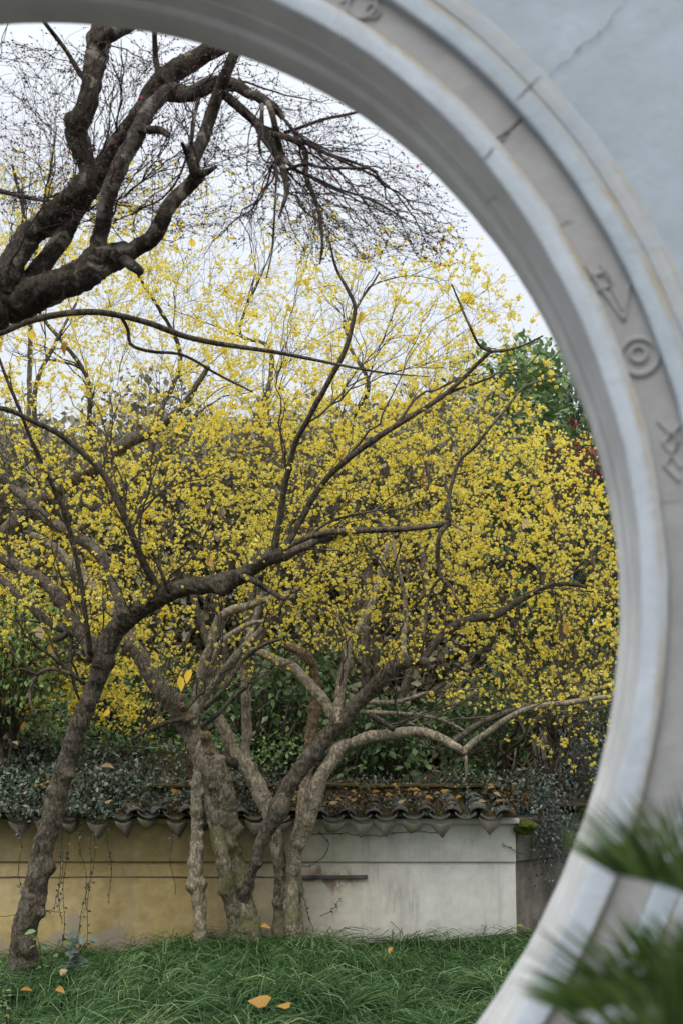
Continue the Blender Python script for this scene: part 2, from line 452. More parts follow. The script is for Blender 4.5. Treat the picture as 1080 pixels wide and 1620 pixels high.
# garden wall: cream limewash gone ochre with algae and damp towards its left end (world x), grey peeled patches at the foot
def garden_paint(name):
    b = NB(name)
    g = b.n('ShaderNodeNewGeometry')
    sp = b.n('ShaderNodeSeparateXYZ'); b.l(g.outputs['Position'], sp.inputs[0])
    n1 = b.noise(2.2, 5, 0.6, vec=g.outputs['Position']); n2 = b.noise(11, 6, 0.65, vec=g.outputs['Position'])
    nv = b.noise(9, 5, 0.6, (1, 1, 0.12), vec=g.outputs['Position'])
    mrx = b.n('ShaderNodeMapRange'); mrx.inputs[1].default_value = -0.9; mrx.inputs[2].default_value = 0.55; mrx.inputs[3].default_value = 1; mrx.inputs[4].default_value = 0
    b.l(sp.outputs['X'], mrx.inputs[0])
    yel = b.math('ADD', mrx.outputs[0], b.math('MULTIPLY', b.math('SUBTRACT', n1, 0.5), 0.5), clamp=True)
    och = b.ramp(n2, [(0.3, (0.31, 0.23, 0.095)), (0.7, (0.47, 0.37, 0.165))])
    whi = b.ramp(n2, [(0.3, (0.64, 0.615, 0.53)), (0.7, (0.77, 0.76, 0.69))])
    c = b.mix(yel, whi, och)
    # vertical run-off
    c = b.mix(b.math('MULTIPLY', b.ramp(nv, [(0.52, 0.0), (0.75, 1.0)]), 0.35), c, (0.27, 0.25, 0.2))
    # peeled grey foot
    foot = b.n('ShaderNodeMapRange'); foot.inputs[1].default_value = FOOT_Z; foot.inputs[2].default_value = FOOT_Z + 0.42; foot.inputs[3].default_value = 1; foot.inputs[4].default_value = 0
    b.l(sp.outputs['Z'], foot.inputs[0])
    np_ = b.noise(4.5, 5, 0.6, (1, 1, 0.7), vec=g.outputs['Position'])
    lft = b.n('ShaderNodeMapRange'); lft.inputs[1].default_value = -1.4; lft.inputs[2].default_value = 0.3; lft.inputs[3].default_value = 0.0; lft.inputs[4].default_value = -0.13
    b.l(sp.outputs['X'], lft.inputs[0])
    f = b.ramp(b.math('ADD', b.math('ADD', np_, lft.outputs[0]), b.math('MULTIPLY', foot.outputs[0], 0.26)), [(0.735, 0.0), (0.765, 0.75)])
    c = b.mix(f, c, (0.31, 0.265, 0.21))
    # thin black streaks
    ns = b.noise(26, 4, 0.6, (1, 1, 0.05), vec=g.outputs['Position'])
    gate = b.noise(1.4, 2, 0.5, vec=g.outputs['Position'])
    c = b.mix(b.math('MULTIPLY', b.ramp(ns, [(0.6, 0.0), (0.72, 0.6)]), b.ramp(gate, [(0.55, 0.0), (0.65, 1.0)])), c, (0.12, 0.11, 0.1))
    def win(sock, a0, a1, w):
        m1 = b.n('ShaderNodeMapRange'); m1.inputs[1].default_value = a0 - w; m1.inputs[2].default_value = a0 + w; b.l(sock, m1.inputs[0])
        m2 = b.n('ShaderNodeMapRange'); m2.inputs[1].default_value = a1 - w; m2.inputs[2].default_value = a1 + w; m2.inputs[3].default_value = 1; m2.inputs[4].default_value = 0; b.l(sock, m2.inputs[0])
        return b.math('MULTIPLY', m1.outputs[0], m2.outputs[0])
    zs_ = b.math('ADD', sp.outputs['Z'], b.math('MULTIPLY', nv, 0.35))
    st = b.math('MULTIPLY', win(sp.outputs['X'], 0.33, 0.62, 0.05), win(zs_, 0.20, 0.42, 0.07))
    st = b.math('MULTIPLY', st, b.ramp(b.noise(20, 5, 0.7, (1, 1, 0.1), vec=g.outputs['Position']), [(0.38, 0.05), (0.65, 0.5)]))
    c = b.mix(st, c, (0.13, 0.125, 0.115))
    pk = b.math('MULTIPLY', win(sp.outputs['X'], -0.30, 0.10, 0.08), win(zs_, 0.36, 0.48, 0.04))
    c = b.mix(b.math('MULTIPLY', pk, b.ramp(n2, [(0.46, 0.0), (0.5, 0.9)])), c, (0.24, 0.17, 0.12))
    return b.finish(c, 0.85, b.math('ADD', n1, b.math('MULTIPLY', n2, 0.4)), 0.35, 0.012, 0.2)
FOOT_Z = -0.25
M['garden_paint'] = garden_paint('garden_paint')
b = NB('shaded_stained_plaster')  # dark base carries the return wall's shade; blotches and streaks are stains
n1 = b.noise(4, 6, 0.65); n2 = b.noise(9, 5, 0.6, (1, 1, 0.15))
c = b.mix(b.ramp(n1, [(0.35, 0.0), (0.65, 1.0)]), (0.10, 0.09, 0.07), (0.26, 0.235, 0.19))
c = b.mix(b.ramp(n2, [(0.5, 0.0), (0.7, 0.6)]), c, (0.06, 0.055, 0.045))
M['shaded_stained_plaster'] = b.finish(c, 0.9, n1, 0.4, 0.01, 0.2)
b = NB('old_tile')
n1 = b.noise(9, 6, 0.65); n2 = b.noise(40, 4, 0.6)
c = b.ramp(n1, [(0.3, (0.06, 0.058, 0.05)), (0.7, (0.19, 0.185, 0.165))])
c = b.mix(b.ramp(b.noise(5, 5, 0.7), [(0.48, 0.0), (0.62, 0.8)]), c, (0.10, 0.10, 0.032))
M['old_tile'] = b.finish(c, 0.85, n2, 0.4, 0.006, 0.3)
b = NB('drip_tile')
n1 = b.noise(14, 6, 0.65); n2 = b.noise(60, 4, 0.6)
c = b.ramp(n1, [(0.3, (0.06, 0.054, 0.042)), (0.7, (0.19, 0.175, 0.135))])
M['drip_tile'] = b.finish(c, 0.85, n2, 0.5, 0.006, 0.3)
b = NB('mossy_ridge')
n1 = b.noise(6, 6, 0.65); n2 = b.noise(30, 5, 0.7)
c = b.ramp(n1, [(0.3, (0.08, 0.066, 0.04)), (0.5, (0.17, 0.125, 0.06)), (0.7, (0.11, 0.115, 0.035))])
M['mossy_ridge'] = b.finish(c, 0.95, n2, 0.9, 0.03, 0.1)
b = NB('moss')
M['moss'] = b.finish(b.ramp(b.noise(40, 5), [(0.3, (0.05, 0.07, 0.012)), (0.7, (0.14, 0.16, 0.03))]), 0.95, b.noise(120, 3), 0.8, 0.01, 0.1)
b = NB('soil')
M['soil'] = b.finish(b.ramp(b.noise(5, 8, 0.7), [(0.3, (0.018, 0.015, 0.011)), (0.7, (0.085, 0.066, 0.044))]), 0.95, b.noise(30, 5), 0.8, 0.03, 0.1)
b = NB('paving')
M['paving'] = b.finish(b.ramp(b.noise(3, 6), [(0.3, (0.2, 0.19, 0.18)), (0.7, (0.3, 0.29, 0.275))]), 0.85, b.noise(40, 4), 0.3, 0.005)
b = NB('rock')
M['rock'] = b.finish(b.ramp(b.noise(8, 7, 0.65), [(0.3, (0.14, 0.13, 0.12)), (0.7, (0.34, 0.32, 0.3))]), 0.9, b.noise(25, 6), 0.8, 0.03)

# ------------------------------------------------------------------ setting: ground, bank, courtyard
YW = 11.5                                            # front face of the garden wall
def gz(x, y):
    """height of the soil in the lily-turf bed"""
    x = np.asarray(x, float); y = np.asarray(y, float)
    left = np.clip((-1.15 - x) / 0.7, 0, 1); left = left * left * (3 - 2 * left)
    near = np.clip((10.2 - y) / 3.0, 0, 1)
    b0 = -0.235 - 0.11 * left * (1 - near) - 0.06 * near + 0.05 * np.clip((x - 0.2) / 1.0, 0, 1)
    return b0 + 0.085 * snoise(np.stack([x, y, 0 * x], -1), 1.7, 2, 2) + 0.03 * np.exp(-((x - 0.1) / 0.7) ** 2 - ((y - 11.0) / 0.7) ** 2)

def grid_sheet(name, xs, ys, zf, mat):
    X, Yg = np.meshgrid(xs, ys)
    V = np.stack([X, Yg, zf(X, Yg)], -1).reshape(-1, 3)
    idx = np.arange(len(V)).reshape(len(ys), len(xs))
    q = np.stack([idx[:-1, :-1], idx[:-1, 1:], idx[1:, 1:], idx[1:, :-1]], -1).reshape(-1, 4)
    o = link(name, mesh_from(name, V, q, mat, smooth=True)); o['kind'] = 'structure'
    return o
grid_sheet('ground', np.linspace(-400, 400, 9), np.linspace(-300, 800, 9), lambda x, y: 0 * x - 0.9, M['soil'])
o = grid_sheet('planting_bed', np.linspace(-6, 6, 90), np.linspace(3.0, YW + 0.2, 80), gz, M['soil'])

def box(x0, x1, y0, y1, z0, z1):
    V = np.array([[x, y, z] for z in (z0, z1) for y in (y0, y1) for x in (x0, x1)], float)
    q = np.array([[0, 2, 3, 1], [4, 5, 7, 6], [0, 1, 5, 4], [2, 6, 7, 3], [0, 4, 6, 2], [1, 3, 7, 5]])
    return V, q
def bevel_box(x0, x1, y0, y1, z0, z1, bv=0.006):
    import bmesh
    bm = bmesh.new()
    V, q = box(x0, x1, y0, y1, z0, z1)
    vs = [bm.verts.new(v) for v in V]
    for f in q: bm.faces.new([vs[i] for i in f])
    bmesh.ops.bevel(bm, geom=list(bm.edges), offset=bv, segments=2, affect='EDGES', profile=0.6)
    bmesh.ops.triangulate(bm, faces=bm.faces)
    V = np.array([v.co[:] for v in bm.verts]); Fc = np.array([[v.index for v in f.verts] for f in bm.faces]) if False else None
    bm.verts.index_update()
    Fc = np.array([[v.index for v in f.verts] for f in bm.faces])
    bm.free()
    return V, Fc
V, q = box(-7, 7, -8, 2.0, -0.9, 0.0)
o = link('courtyard_floor', mesh_from('courtyard_floor', V, q, M['paving'])); o['kind'] = 'structure'

# ------------------------------------------------------------------ the moon gate
GAL = -0.1951
GC = np.array([-0.7603, 2.5418, GZ])
GN = np.array([-math.sin(GAL), math.cos(GAL), 0]); GU = np.array([math.cos(GAL), math.sin(GAL), 0])
gate = thing('moon_gate', 'white limewashed wall with a large round moon gate opening and carved ring, nearest the viewer', 'moon gate', (GC[0], GC[1], 0), rotz=GAL)
def gate_local(px, py, off=0.0):
    """pixel -> (x, z) in the gate's own frame on the plane at depth off"""
    d = ray(px, py); o_ = np.array([0, 0, CZ]); cc = GC + GN * off
    t = ((cc - o_) @ GN) / (d @ GN)
    p = o_ + d * np.asarray(t)[..., None] - cc
    return p @ GU, p[..., 2]
def rad_fix(th, r):
    """hand-made ring: a few millimetres out of true"""
    return 0.0035 * np.sin(3 * th + 0.6) + 0.0025 * np.sin(7 * th + 1.9) + (0.006 * np.cos(2 * th - 0.2) if r > 1.25 else 0.003 * np.cos(4 * th))
def ring(name, prof, mat, th0=-math.pi, th1=math.pi, n=420, parent=gate, smooth=True):
    closed = abs(th1 - th0 - 2 * math.pi) < 1e-6
    th = np.linspace(th0, th1, n + 1)
    if closed: th = th[:-1]
    V = []
    for (r, off) in prof:
        rf = r + rad_fix(th, r)
        wob = 0.0016 * snoise(np.stack([np.cos(th) * 9, np.sin(th) * 9, 0 * th + r * 40], -1), 1.0, 2) + 0.0009 * snoise(np.stack([np.cos(th) * 34, np.sin(th) * 34, 0 * th + r * 60], -1), 1.0, 3, 4)
        V.append(np.stack([rf * np.cos(th) + wob, np.full_like(th, off) + wob, GZ + rf * np.sin(th)], -1))
    V = np.array(V); K, N = V.shape[:2]
    idx = np.arange(K * N).reshape(K, N)
    if closed:
        q = np.stack([idx[:-1], np.roll(idx[:-1], -1, 1), np.roll(idx[1:], -1, 1), idx[1:]], -1).reshape(-1, 4)
    else:
        q = np.stack([idx[:-1, :-1], idx[:-1, 1:], idx[1:, 1:], idx[1:, :-1]], -1).reshape(-1, 4)
    ob = part(name, V.reshape(-1, 3), [q], mat, parent, smooth=smooth, local=True)
    return ob
def cove(r0, o0, r1, o1, n=6, conc=True):
    t = np.linspace(0, math.pi / 2, n)
    if conc: return [(r0 + (r1 - r0) * (1 - math.cos(a)), o0 + (o1 - o0) * math.sin(a)) for a in t]
    return [(r0 + (r1 - r0) * math.sin(a), o0 + (o1 - o0) * (1 - math.cos(a))) for a in t]
# intrados: flat soffit, then two coved steps out to the front lip
ring('soffit', [(1.2275, 0.262), (1.226, 0.257), (1.226, 0.160)] + [(1.2268, 0.154), (1.2295, 0.150)], M['limewash_soffit'])
ring('soffit_step', [(1.2295, 0.150), (1.2375, 0.1495), (1.2392, 0.147), (1.2400, 0.140), (1.2440, 0.090), (1.2444, 0.086)], M['limewash_soffit'])
ring('soffit_step', [(1.2444, 0.086), (1.2466, 0.085), (1.2474, 0.082), (1.2520, 0.045), (1.2572, 0.012), (1.2580, 0.006)], M['limewash_soffit'])
ring('inner_moulding', [(1.2580, 0.006), (1.2588, 0.0022), (1.2610, 0.0004), (1.2660, -0.0006), (1.2800, -0.0016), (1.2940, -0.0008), (1.2985, 0.0004), (1.3006, 0.0026), (1.3014, 0.008), (1.3020, 0.026)], M['limewash_ring'])
ring('outer_moulding', [(1.3590, 0.026), (1.3604, 0.008), (1.3612, 0.0028), (1.3634, 0.0006), (1.3680, -0.0004), (1.3960, 0.0002), (1.4002, 0.0014), (1.4020, 0.0044)], M['limewash_outer'])
ring('outer_fillet', [(1.4020, 0.0044), (1.4036, 0.0020), (1.4070, 0.0014), (1.4320, 0.0022), (1.4362, 0.0034), (1.4385, 0.0065)], M['limewash_outer'])
# carved band, made of separate stone blocks with open joints
jpx = [(798, 215), (760, 258)]
jx, jz = gate_local(np.array([800.]), np.array([214.]), 0.03)
TH_J = float(np.arctan2(jz, jx)[0])
step = R(31.0); gap = 0.0004
for k in range(-6, 6):
    a0 = TH_J + k * step; a1 = a0 + step
    if k == 5: a1 = TH_J - 6 * step + 2 * math.pi
    prof = [(1.3018, 0.05), (1.3018, 0.0165), (1.303, 0.0175), (1.3085, 0.0185), (1.330, 0.0182), (1.350, 0.0185), (1.358, 0.0180), (1.3592, 0.0165), (1.3592, 0.05)]
    ring('stone_block', prof, M['carved_stone'], a0 + (0.0015 if k == 0 else gap), a1 - (0.0015 if k == -1 else gap), 50)
# wall faces around the ring
def wall_face(name, off, r_in, flip=False, x0=-4.2, x1=4.6, z0=0.0, z1=4.3):
    n = 240
    th = np.linspace(-math.pi, math.pi, n, endpoint=False)
    # keep rectangle corners on the outline
    for cx_, cz_ in ((x0, z0), (x1, z0), (x1, z1), (x0, z1)):
        a = math.atan2(cz_ - GZ, cx_); th[np.argmin(np.abs(np.angle(np.exp(1j * (th - a)))))] = a
    c_, s_ = np.cos(th), np.sin(th)
    with np.errstate(divide='ignore'):
        tx = np.where(c_ > 0, x1 / c_, x0 / c_); tz = np.where(s_ > 0, (z1 - GZ) / s_, (z0 - GZ) / s_)
    ro = np.minimum(np.abs(tx), np.abs(tz))
    rows = []
    ri = r_in + rad_fix(th, r_in)
    for f in (0, 0.03, 0.1, 0.25, 0.5, 0.75, 1.0):
        r_ = ri + (ro - ri) * f
        wob = 0.004 * snoise(np.stack([c_ * r_, 0 * r_, s_ * r_], -1), 2.0, 2, 1) * (f > 0) * (f < 1)
        rows.append(np.stack([r_ * c_, off + wob, GZ + r_ * s_], -1))
    V = np.array(rows); K, N = V.shape[:2]
    idx = np.arange(K * N).reshape(K, N)
    q = np.stack([idx[:-1], np.roll(idx[:-1], -1, 1), np.roll(idx[1:], -1, 1), idx[1:]], -1).reshape(-1, 4)
    return part(name, V.reshape(-1, 3), [q], M['limewash'], gate, smooth=True, local=True)
wall_face('plaster_face', 0.0065, 1.4385)
wall_face('rear_face', 0.262, 1.2275)
Vt, qt = merge([box(-4.2, 4.6, 0.013, 0.258, 4.26, 4.296), box(-4.196, -4.16, 0.013, 0.258, 0.0, 4.258), box(4.56, 4.596, 0.013, 0.258, 0.0, 4.258)])
part('wall_edge', Vt, qt, M['limewash'], gate, local=True)

# carvings in low relief on the recessed band
def relief_ring(px, py, r_out, w, h=0.006):
    x, z = gate_local(np.array([px * 1.0]), np.array([py * 1.0]), 0.026); x = float(x[0]); z = float(z[0])
    a = np.linspace(0, 2 * math.pi, 37)[:-1]
    pts = np.stack([x + r_out * np.cos(a), np.full_like(a, 0.0184), GZ + z + r_out * np.sin(a)], -1)
    prof = [(-w, 0.002), (-w * 0.7, -h * 0.8), (0, -h), (w * 0.7, -h * 0.8), (w, 0.002)]
    V = []
    for dr, dy in prof:
        V.append(np.stack([x + (r_out + dr) * np.cos(a), np.full_like(a, 0.0184 + dy), GZ + z + (r_out + dr) * np.sin(a)], -1))
    V = np.array(V); K, N = V.shape[:2]; idx = np.arange(K * N).reshape(K, N)
    q = np.stack([idx[:-1], np.roll(idx[:-1], -1, 1), np.roll(idx[1:], -1, 1), idx[1:]], -1).reshape(-1, 4)
    part('carved_ring', V.reshape(-1, 3), [q], M['carved_stone'], gate, smooth=True, local=True)
def relief_bar(pxs, w=0.0042, h=0.0045, name='carved_line'):
    P = np.array(pxs, float)
    x, z = gate_local(P[:, 0], P[:, 1], 0.026)
    C = catmull(np.stack([x, z, 0 * x], -1), max(10, 5 * len(P))) if len(P) > 2 else np.stack([x, z, 0 * x], -1)
    T = nrm(np.gradient(C[:, :2], axis=0)); Nn = np.stack([-T[:, 1], T[:, 0]], -1)
    V = []
    for dr, dy in ((-w, 0.002), (-w * 0.6, -h), (w * 0.6, -h), (w, 0.002)):
        V.append(np.stack([C[:, 0] + Nn[:, 0] * dr, np.full(len(C), 0.0184 + dy), GZ + C[:, 1] + Nn[:, 1] * dr], -1))
    V = np.array(V); K, N = V.shape[:2]; idx = np.arange(K * N).reshape(K, N)
    q = np.stack([idx[:-1, :-1], idx[:-1, 1:], idx[1:, 1:], idx[1:, :-1]], -1).reshape(-1, 4)
    part(name, V.reshape(-1, 3), [q], M['carved_stone'], gate, smooth=True, local=True)
relief_ring(1010, 566, 0.031, 0.006, 0.006)
relief_ring(1009, 562, 0.013, 0.005, 0.005)
relief_ring(574, 12, 0.026, 0.004, 0.007)
relief_ring(590, 22, 0.013, 0.003, 0.006)
for seg in (((926, 424), (986, 508)), ((986, 508), (994, 452)), ((950, 420), (984, 492)), ((932, 440), (958, 432)), ((958, 432), (966, 456)), ((944, 462), (970, 452)),
            ((1040, 668), (1072, 700)), ((1072, 700), (1050, 738)), ((1050, 738), (1074, 762)), ((1076, 672), (1048, 702)), ((1048, 702), (1076, 742)), ((1054, 690), (1068, 690)), ((1068, 690), (1068, 712)), ((540, 8), (556, 0))):
    relief_bar(list(seg))
# hairline cracks: narrow open seams, irregular in width
def crack(pxs, off=0.0, w=0.0016):
    P = np.array(pxs, float)
    x, z = gate_local(P[:, 0], P[:, 1], off)
    C = catmull(np.stack([x, z, 0 * x], -1), 10 * len(P))[:, :2]
    C = C + RNG.normal(0, 0.0012, C.shape)
    T = nrm(np.gradient(C, axis=0)); Nn = np.stack([-T[:, 1], T[:, 0]], -1)
    ww = w * RNG.uniform(0.25, 1.0, len(C)) * np.sin(np.linspace(0.25, 2.9, len(C)))
    A_ = C + Nn * ww[:, None]; B_ = C - Nn * ww[:, None]
    V = np.concatenate([np.stack([A_[:, 0], np.full(len(C), off), GZ + A_[:, 1]], -1), np.stack([B_[:, 0], np.full(len(C), off), GZ + B_[:, 1]], -1)])
    n = len(C); i = np.arange(n - 1)
    part('crack', V, [np.stack([i, i + 1, i + 1 + n, i + n], -1)], M['crack'], gate, local=True)
crack([(868, 122), (885, 103), (902, 93), (920, 71), (938, 62), (960, 40), (972, 20), (990, 6)], 0.0020, 0.0016)
crack([(812, 160), (830, 145), (846, 126), (858, 121)], -0.0016, 0.0018)
crack([(779, 234), (772, 244), (760, 254)], -0.0030, 0.0018)
crack([(820, 188), (806, 205), (790, 226), (781, 236)], 0.0165, 0.0024)
crack([(768, 326), (776, 316), (790, 309)], 0.06, 0.0016)
crack([(880, 366), (892, 352), (908, 350)], 0.0165, 0.0012)

import bmesh
def subdiv_noise(V, Fc, cuts, amp, freq, seed=0):
    bm = bmesh.new(); vs = [bm.verts.new(v) for v in V]
    for f in Fc: bm.faces.new([vs[i] for i in f])
    bmesh.ops.subdivide_edges(bm, edges=bm.edges, cuts=cuts, use_grid_fill=True)
    bmesh.ops.triangulate(bm, faces=bm.faces); bm.verts.index_update()
    V2 = np.array([v.co[:] for v in bm.verts]); F2 = np.array([[v.index for v in f.verts] for f in bm.faces]); bm.free()
    V2 = V2 + np.stack([snoise(V2, freq, 3, seed + k) for k in range(3)], 1) * amp
    return V2, F2
# ------------------------------------------------------------------ garden wall with its tiled coping
XC = xat(815, 1400, YW)                              # the wall's right-hand corner
XL = -3.6
gw = thing('garden_wall', 'low ochre to white limewashed garden wall with grey tiled coping behind the tree trunks', 'wall', (XC, YW, FOOT_Z - 0.4))
z_top = zat(1303, YW); z_fr = zat(1363, YW)
V, q = box(XL, XC, YW, YW + 0.42, FOOT_Z - 0.6, z_fr - 0.001)
part('wall_body', V, q, M['garden_paint'], gw)
V, q = bevel_box(XL, XC + 0.004, YW - 0.019, YW + 0.42, z_fr, z_top, 0.005)
V[:, 2] += 0.003 * snoise(V, 3, 2)
part('frieze', V, q, M['garden_paint'], gw)
zs = zat(1387, YW)
V, q = bevel_box(xat(478, 1387, YW), xat(581, 1387, YW), YW - 0.03, YW + 0.03, zs - 0.014, zs + 0.014, 0.003)
V[:, 2] += 0.006 * snoise(V, 9, 2)
part('ledge', V, q, M['old_tile'], gw)
V, q = bevel_box(XL, xat(478, 1387, YW) - 0.05, YW - 0.006, YW + 0.03, zs - 0.004, zs + 0.003, 0.001)
Vs_, Fs_ = subdiv_noise(*box(XL, xat(478, 1387, YW) - 0.05, YW - 0.006, YW + 0.03, zs - 0.004, zs + 0.003), 30, 0.004, 9, 2)
part('string_course', Vs_, Fs_, M['shaded_stained_plaster'], gw)
V, q = bevel_box(XL, XC + 0.03, YW - 0.07, YW + 0.42, z_top + 0.003, z_top + 0.043, 0.005)
part('cornice', V, q, M['garden_paint'], gw)
# return wall running back from the corner
rw = thing('return_wall', 'shaded grey wall turning back from the corner of the white garden wall under hanging leaves', 'wall', (XC, YW + 0.02, FOOT_Z - 0.4), rotz=R(48))
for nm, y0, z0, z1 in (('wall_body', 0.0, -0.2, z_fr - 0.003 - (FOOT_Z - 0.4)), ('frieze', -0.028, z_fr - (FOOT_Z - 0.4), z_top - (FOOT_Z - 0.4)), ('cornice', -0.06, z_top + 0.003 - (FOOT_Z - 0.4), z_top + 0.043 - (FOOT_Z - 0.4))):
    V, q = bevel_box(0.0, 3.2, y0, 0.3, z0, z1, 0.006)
    part(nm, V, q, M['shaded_stained_plaster'], rw, local=True)
# tiles
EY, EZ = YW - 0.20, z_top + 0.062                    # eave line
SL = R(15)
def slope(s, x, up=0.0):
    return np.array([x, EY + s * math.cos(SL) - up * math.sin(SL), EZ + s * math.sin(SL) + up * math.cos(SL)])
V, q = box(XL, XC, 0, 0.50, -0.03, -0.012)
Vr = np.stack([V[:, 0], EY + 0.05 + V[:, 1] * math.cos(SL) - V[:, 2] * math.sin(SL), EZ + 0.028 + V[:, 1] * math.sin(SL) + V[:, 2] * math.cos(SL)], -1)
part('roof_bed', Vr, q, M['mossy_ridge'], gw)
def arc_tile(rad, length, thick, span, convex=True, taper=0.92):
    """a curved grey tile, local: x across, y up the slope, z out of the slope"""
    n = 9
    a = np.linspace(-span / 2, span / 2, n)
    V = []
    for yy, k in ((0, 1.0), (length, taper)):
        for rr in (rad, rad - thick):
            x = rr * k * np.sin(a); z = rr * k * np.cos(a) - rad * math.cos(span / 2)
            V.append(np.stack([x, np.full(n, yy), z if convex else -z], -1))
    V = np.array(V).reshape(-1, 3)
    o0, i0, o1, i1 = (np.arange(n) + n * k for k in range(4))
    q = []
    for A_, B_ in ((o0, o1), (i1, i0), (i0, o0), (o1, i1)):
        q.append(np.stack([A_[:-1], A_[1:], B_[1:], B_[:-1]], -1))
    q.append(np.array([[o0[0], o1[0], i1[0], i0[0]], [o0[-1], i0[-1], i1[-1], o1[-1]]]))
    return V, np.concatenate(q)
Vc, qc = arc_tile(0.082, 0.17, 0.014, R(128))
ME_COVER = mesh_from('cover_tile', Vc, qc, M['old_tile'])
Vp, qp = arc_tile(0.105, 0.19, 0.012, R(110), convex=False)
ME_PAN = mesh_from('pan_tile', Vp, qp, M['old_tile'])
# drip tile: a pointed, scalloped tongue hanging from the lowest pan tile
pr = np.array([(-0.088, 0.012), (-0.06, -0.008), (-0.025, -0.016), (0, -0.018), (0.025, -0.016), (0.06, -0.008), (0.088, 0.012), (0.080, -0.03), (0.056, -0.062), (0.028, -0.092), (0.0, -0.128), (-0.028, -0.092), (-0.056, -0.062), (-0.080, -0.03)])
nd_ = len(pr); top_i = [0, 1, 2, 3, 4, 5, 6]; bot_i = [0, 13, 12, 11, 10, 9, 8, 7, 6]
Vd = np.concatenate([np.c_[pr[:, 0], np.zeros(nd_) - 0.03 * pr[:, 1], pr[:, 1]], np.c_[pr[:, 0], np.zeros(nd_) + 0.013 - 0.03 * pr[:, 1], pr[:, 1]]])
tri = []
cen = len(Vd); Vd = np.vstack([Vd, [0, -0.004, -0.04], [0, 0.013, -0.04]])
for i in range(nd_):
    j = (i + 1) % nd_
    tri += [[cen, j, i], [cen + 1, i + nd_, j + nd_], [i, j, j + nd_], [i, j + nd_, i + nd_]]
ME_DRIP = mesh_from('drip_tile', Vd, np.array(tri), M['drip_tile'])
Vd2 = Vd.copy(); Vd2[:, 2] = np.maximum(Vd2[:, 2], -0.085 + 0.35 * Vd2[:, 0])
ME_DRIP2 = mesh_from('drip_tile', Vd2, np.array(tri), M['old_tile'])
base = np.array(gw.location)
def place_tile(me, name, p, rx=0, ry=0, rz=0):
    t = link(name, me, gw, Vector(p - base))
    t.rotation_euler = (rx, ry, rz)
    return t
PITCH = 0.205
ncol = int((XC - XL) / PITCH)
for i in range(ncol):
    x = XC - 0.10 - i * PITCH + random.uniform(-0.008, 0.008)
    if x < -3.2: break
    sag = 0.012 * math.sin(i * 0.55 + 1) + random.uniform(-0.010, 0.008)
    skew = 0.42 * min(1.0, max(0.0, (-0.55 - x) / 0.5))
    def slope_s(s, xx, up):
        return slope(s, xx - s * math.tan(skew), up)
    for k in range(4):
        if random.random() < 0.10: continue
        p = slope_s(0.0 + k * 0.105 + random.uniform(-.03, .02), x, 0.026 + sag + random.uniform(-.008, .008))
        place_tile(ME_COVER, 'cover_tile', p, SL - R(4) + random.uniform(-.09, .09), random.uniform(-.14, .14), skew + random.uniform(-.13, .13))
    xp = x - PITCH / 2
    for k in range(3):
        p = slope_s(-0.02 + k * 0.13, xp, 0.022 + sag)
        place_tile(ME_PAN, 'pan_tile', p, SL - R(3), random.uniform(-.04, .04), skew + random.uniform(-.03, .03))
    p = slope_s(-0.03 + random.uniform(-.02, .03), xp + random.uniform(-.015, .015), -0.016 + sag + random.uniform(-.012, .008))
    if random.random() < 0.08: continue
    place_tile(random.choice((ME_DRIP, ME_DRIP, ME_DRIP2)), 'drip_tile', p, R(-16) + random.uniform(-.25, .25), random.uniform(-.22, .22), skew * 1.5 + random.uniform(-.4, .4))
# ridge: courses of thin tiles set on edge, mossed over
zr = EZ + 0.47 * math.sin(SL) + 0.03; yr = EY + 0.44 * math.cos(SL)
V, q = bevel_box(XL, XC - 0.02, yr + 0.015, yr + 0.21, zr - 0.08, zr + 0.055, 0.012)
Vs, Fs = box(XL, XC - 0.02, yr + 0.02, yr + 0.20, zr - 0.08, zr + 0.05)
Vs, Fs = subdiv_noise(Vs, Fs, 14, 0.010, 7, 1)
part('ridge', Vs, Fs, M['mossy_ridge'], gw, smooth=True)
xx = XC - 0.04; i = 0
while xx > -3.2:
    w = random.uniform(0.2, 0.3)
    V, q = bevel_box(xx - w + 0.004, xx, yr - 0.012 + random.uniform(-.008, .008), yr + 0.24, zr + 0.062, zr + 0.084, 0.004)
    V[:, 2] += random.uniform(-0.006, 0.006) + (V[:, 0] - xx) * random.uniform(-.04, .04)
    part('ridge_tile', V, q, M['mossy_ridge'] if random.random() < .6 else M['drip_tile'], gw)
    xx -= w

# bank of earth behind the coping, higher at the left
def bank_z(x, y):
    t = np.clip((y - (yr + 0.05)) / 1.4, 0, 1); t = t * t * (3 - 2 * t)
    left = np.clip((-0.35 - x) / 0.9, 0, 1)
    return zr - 0.10 + (0.12 + 0.36 * left) * t + 0.05 * snoise(np.stack([x, y, 0 * x], -1), 2.2, 3, 4) * np.minimum(t * 3, 1)
grid_sheet('earth_bank', np.linspace(-7, 7, 110), np.concatenate([np.linspace(yr + 0.19, 14, 40), np.linspace(14.3, 40, 14)]), bank_z, M['soil'])

print('setting done')
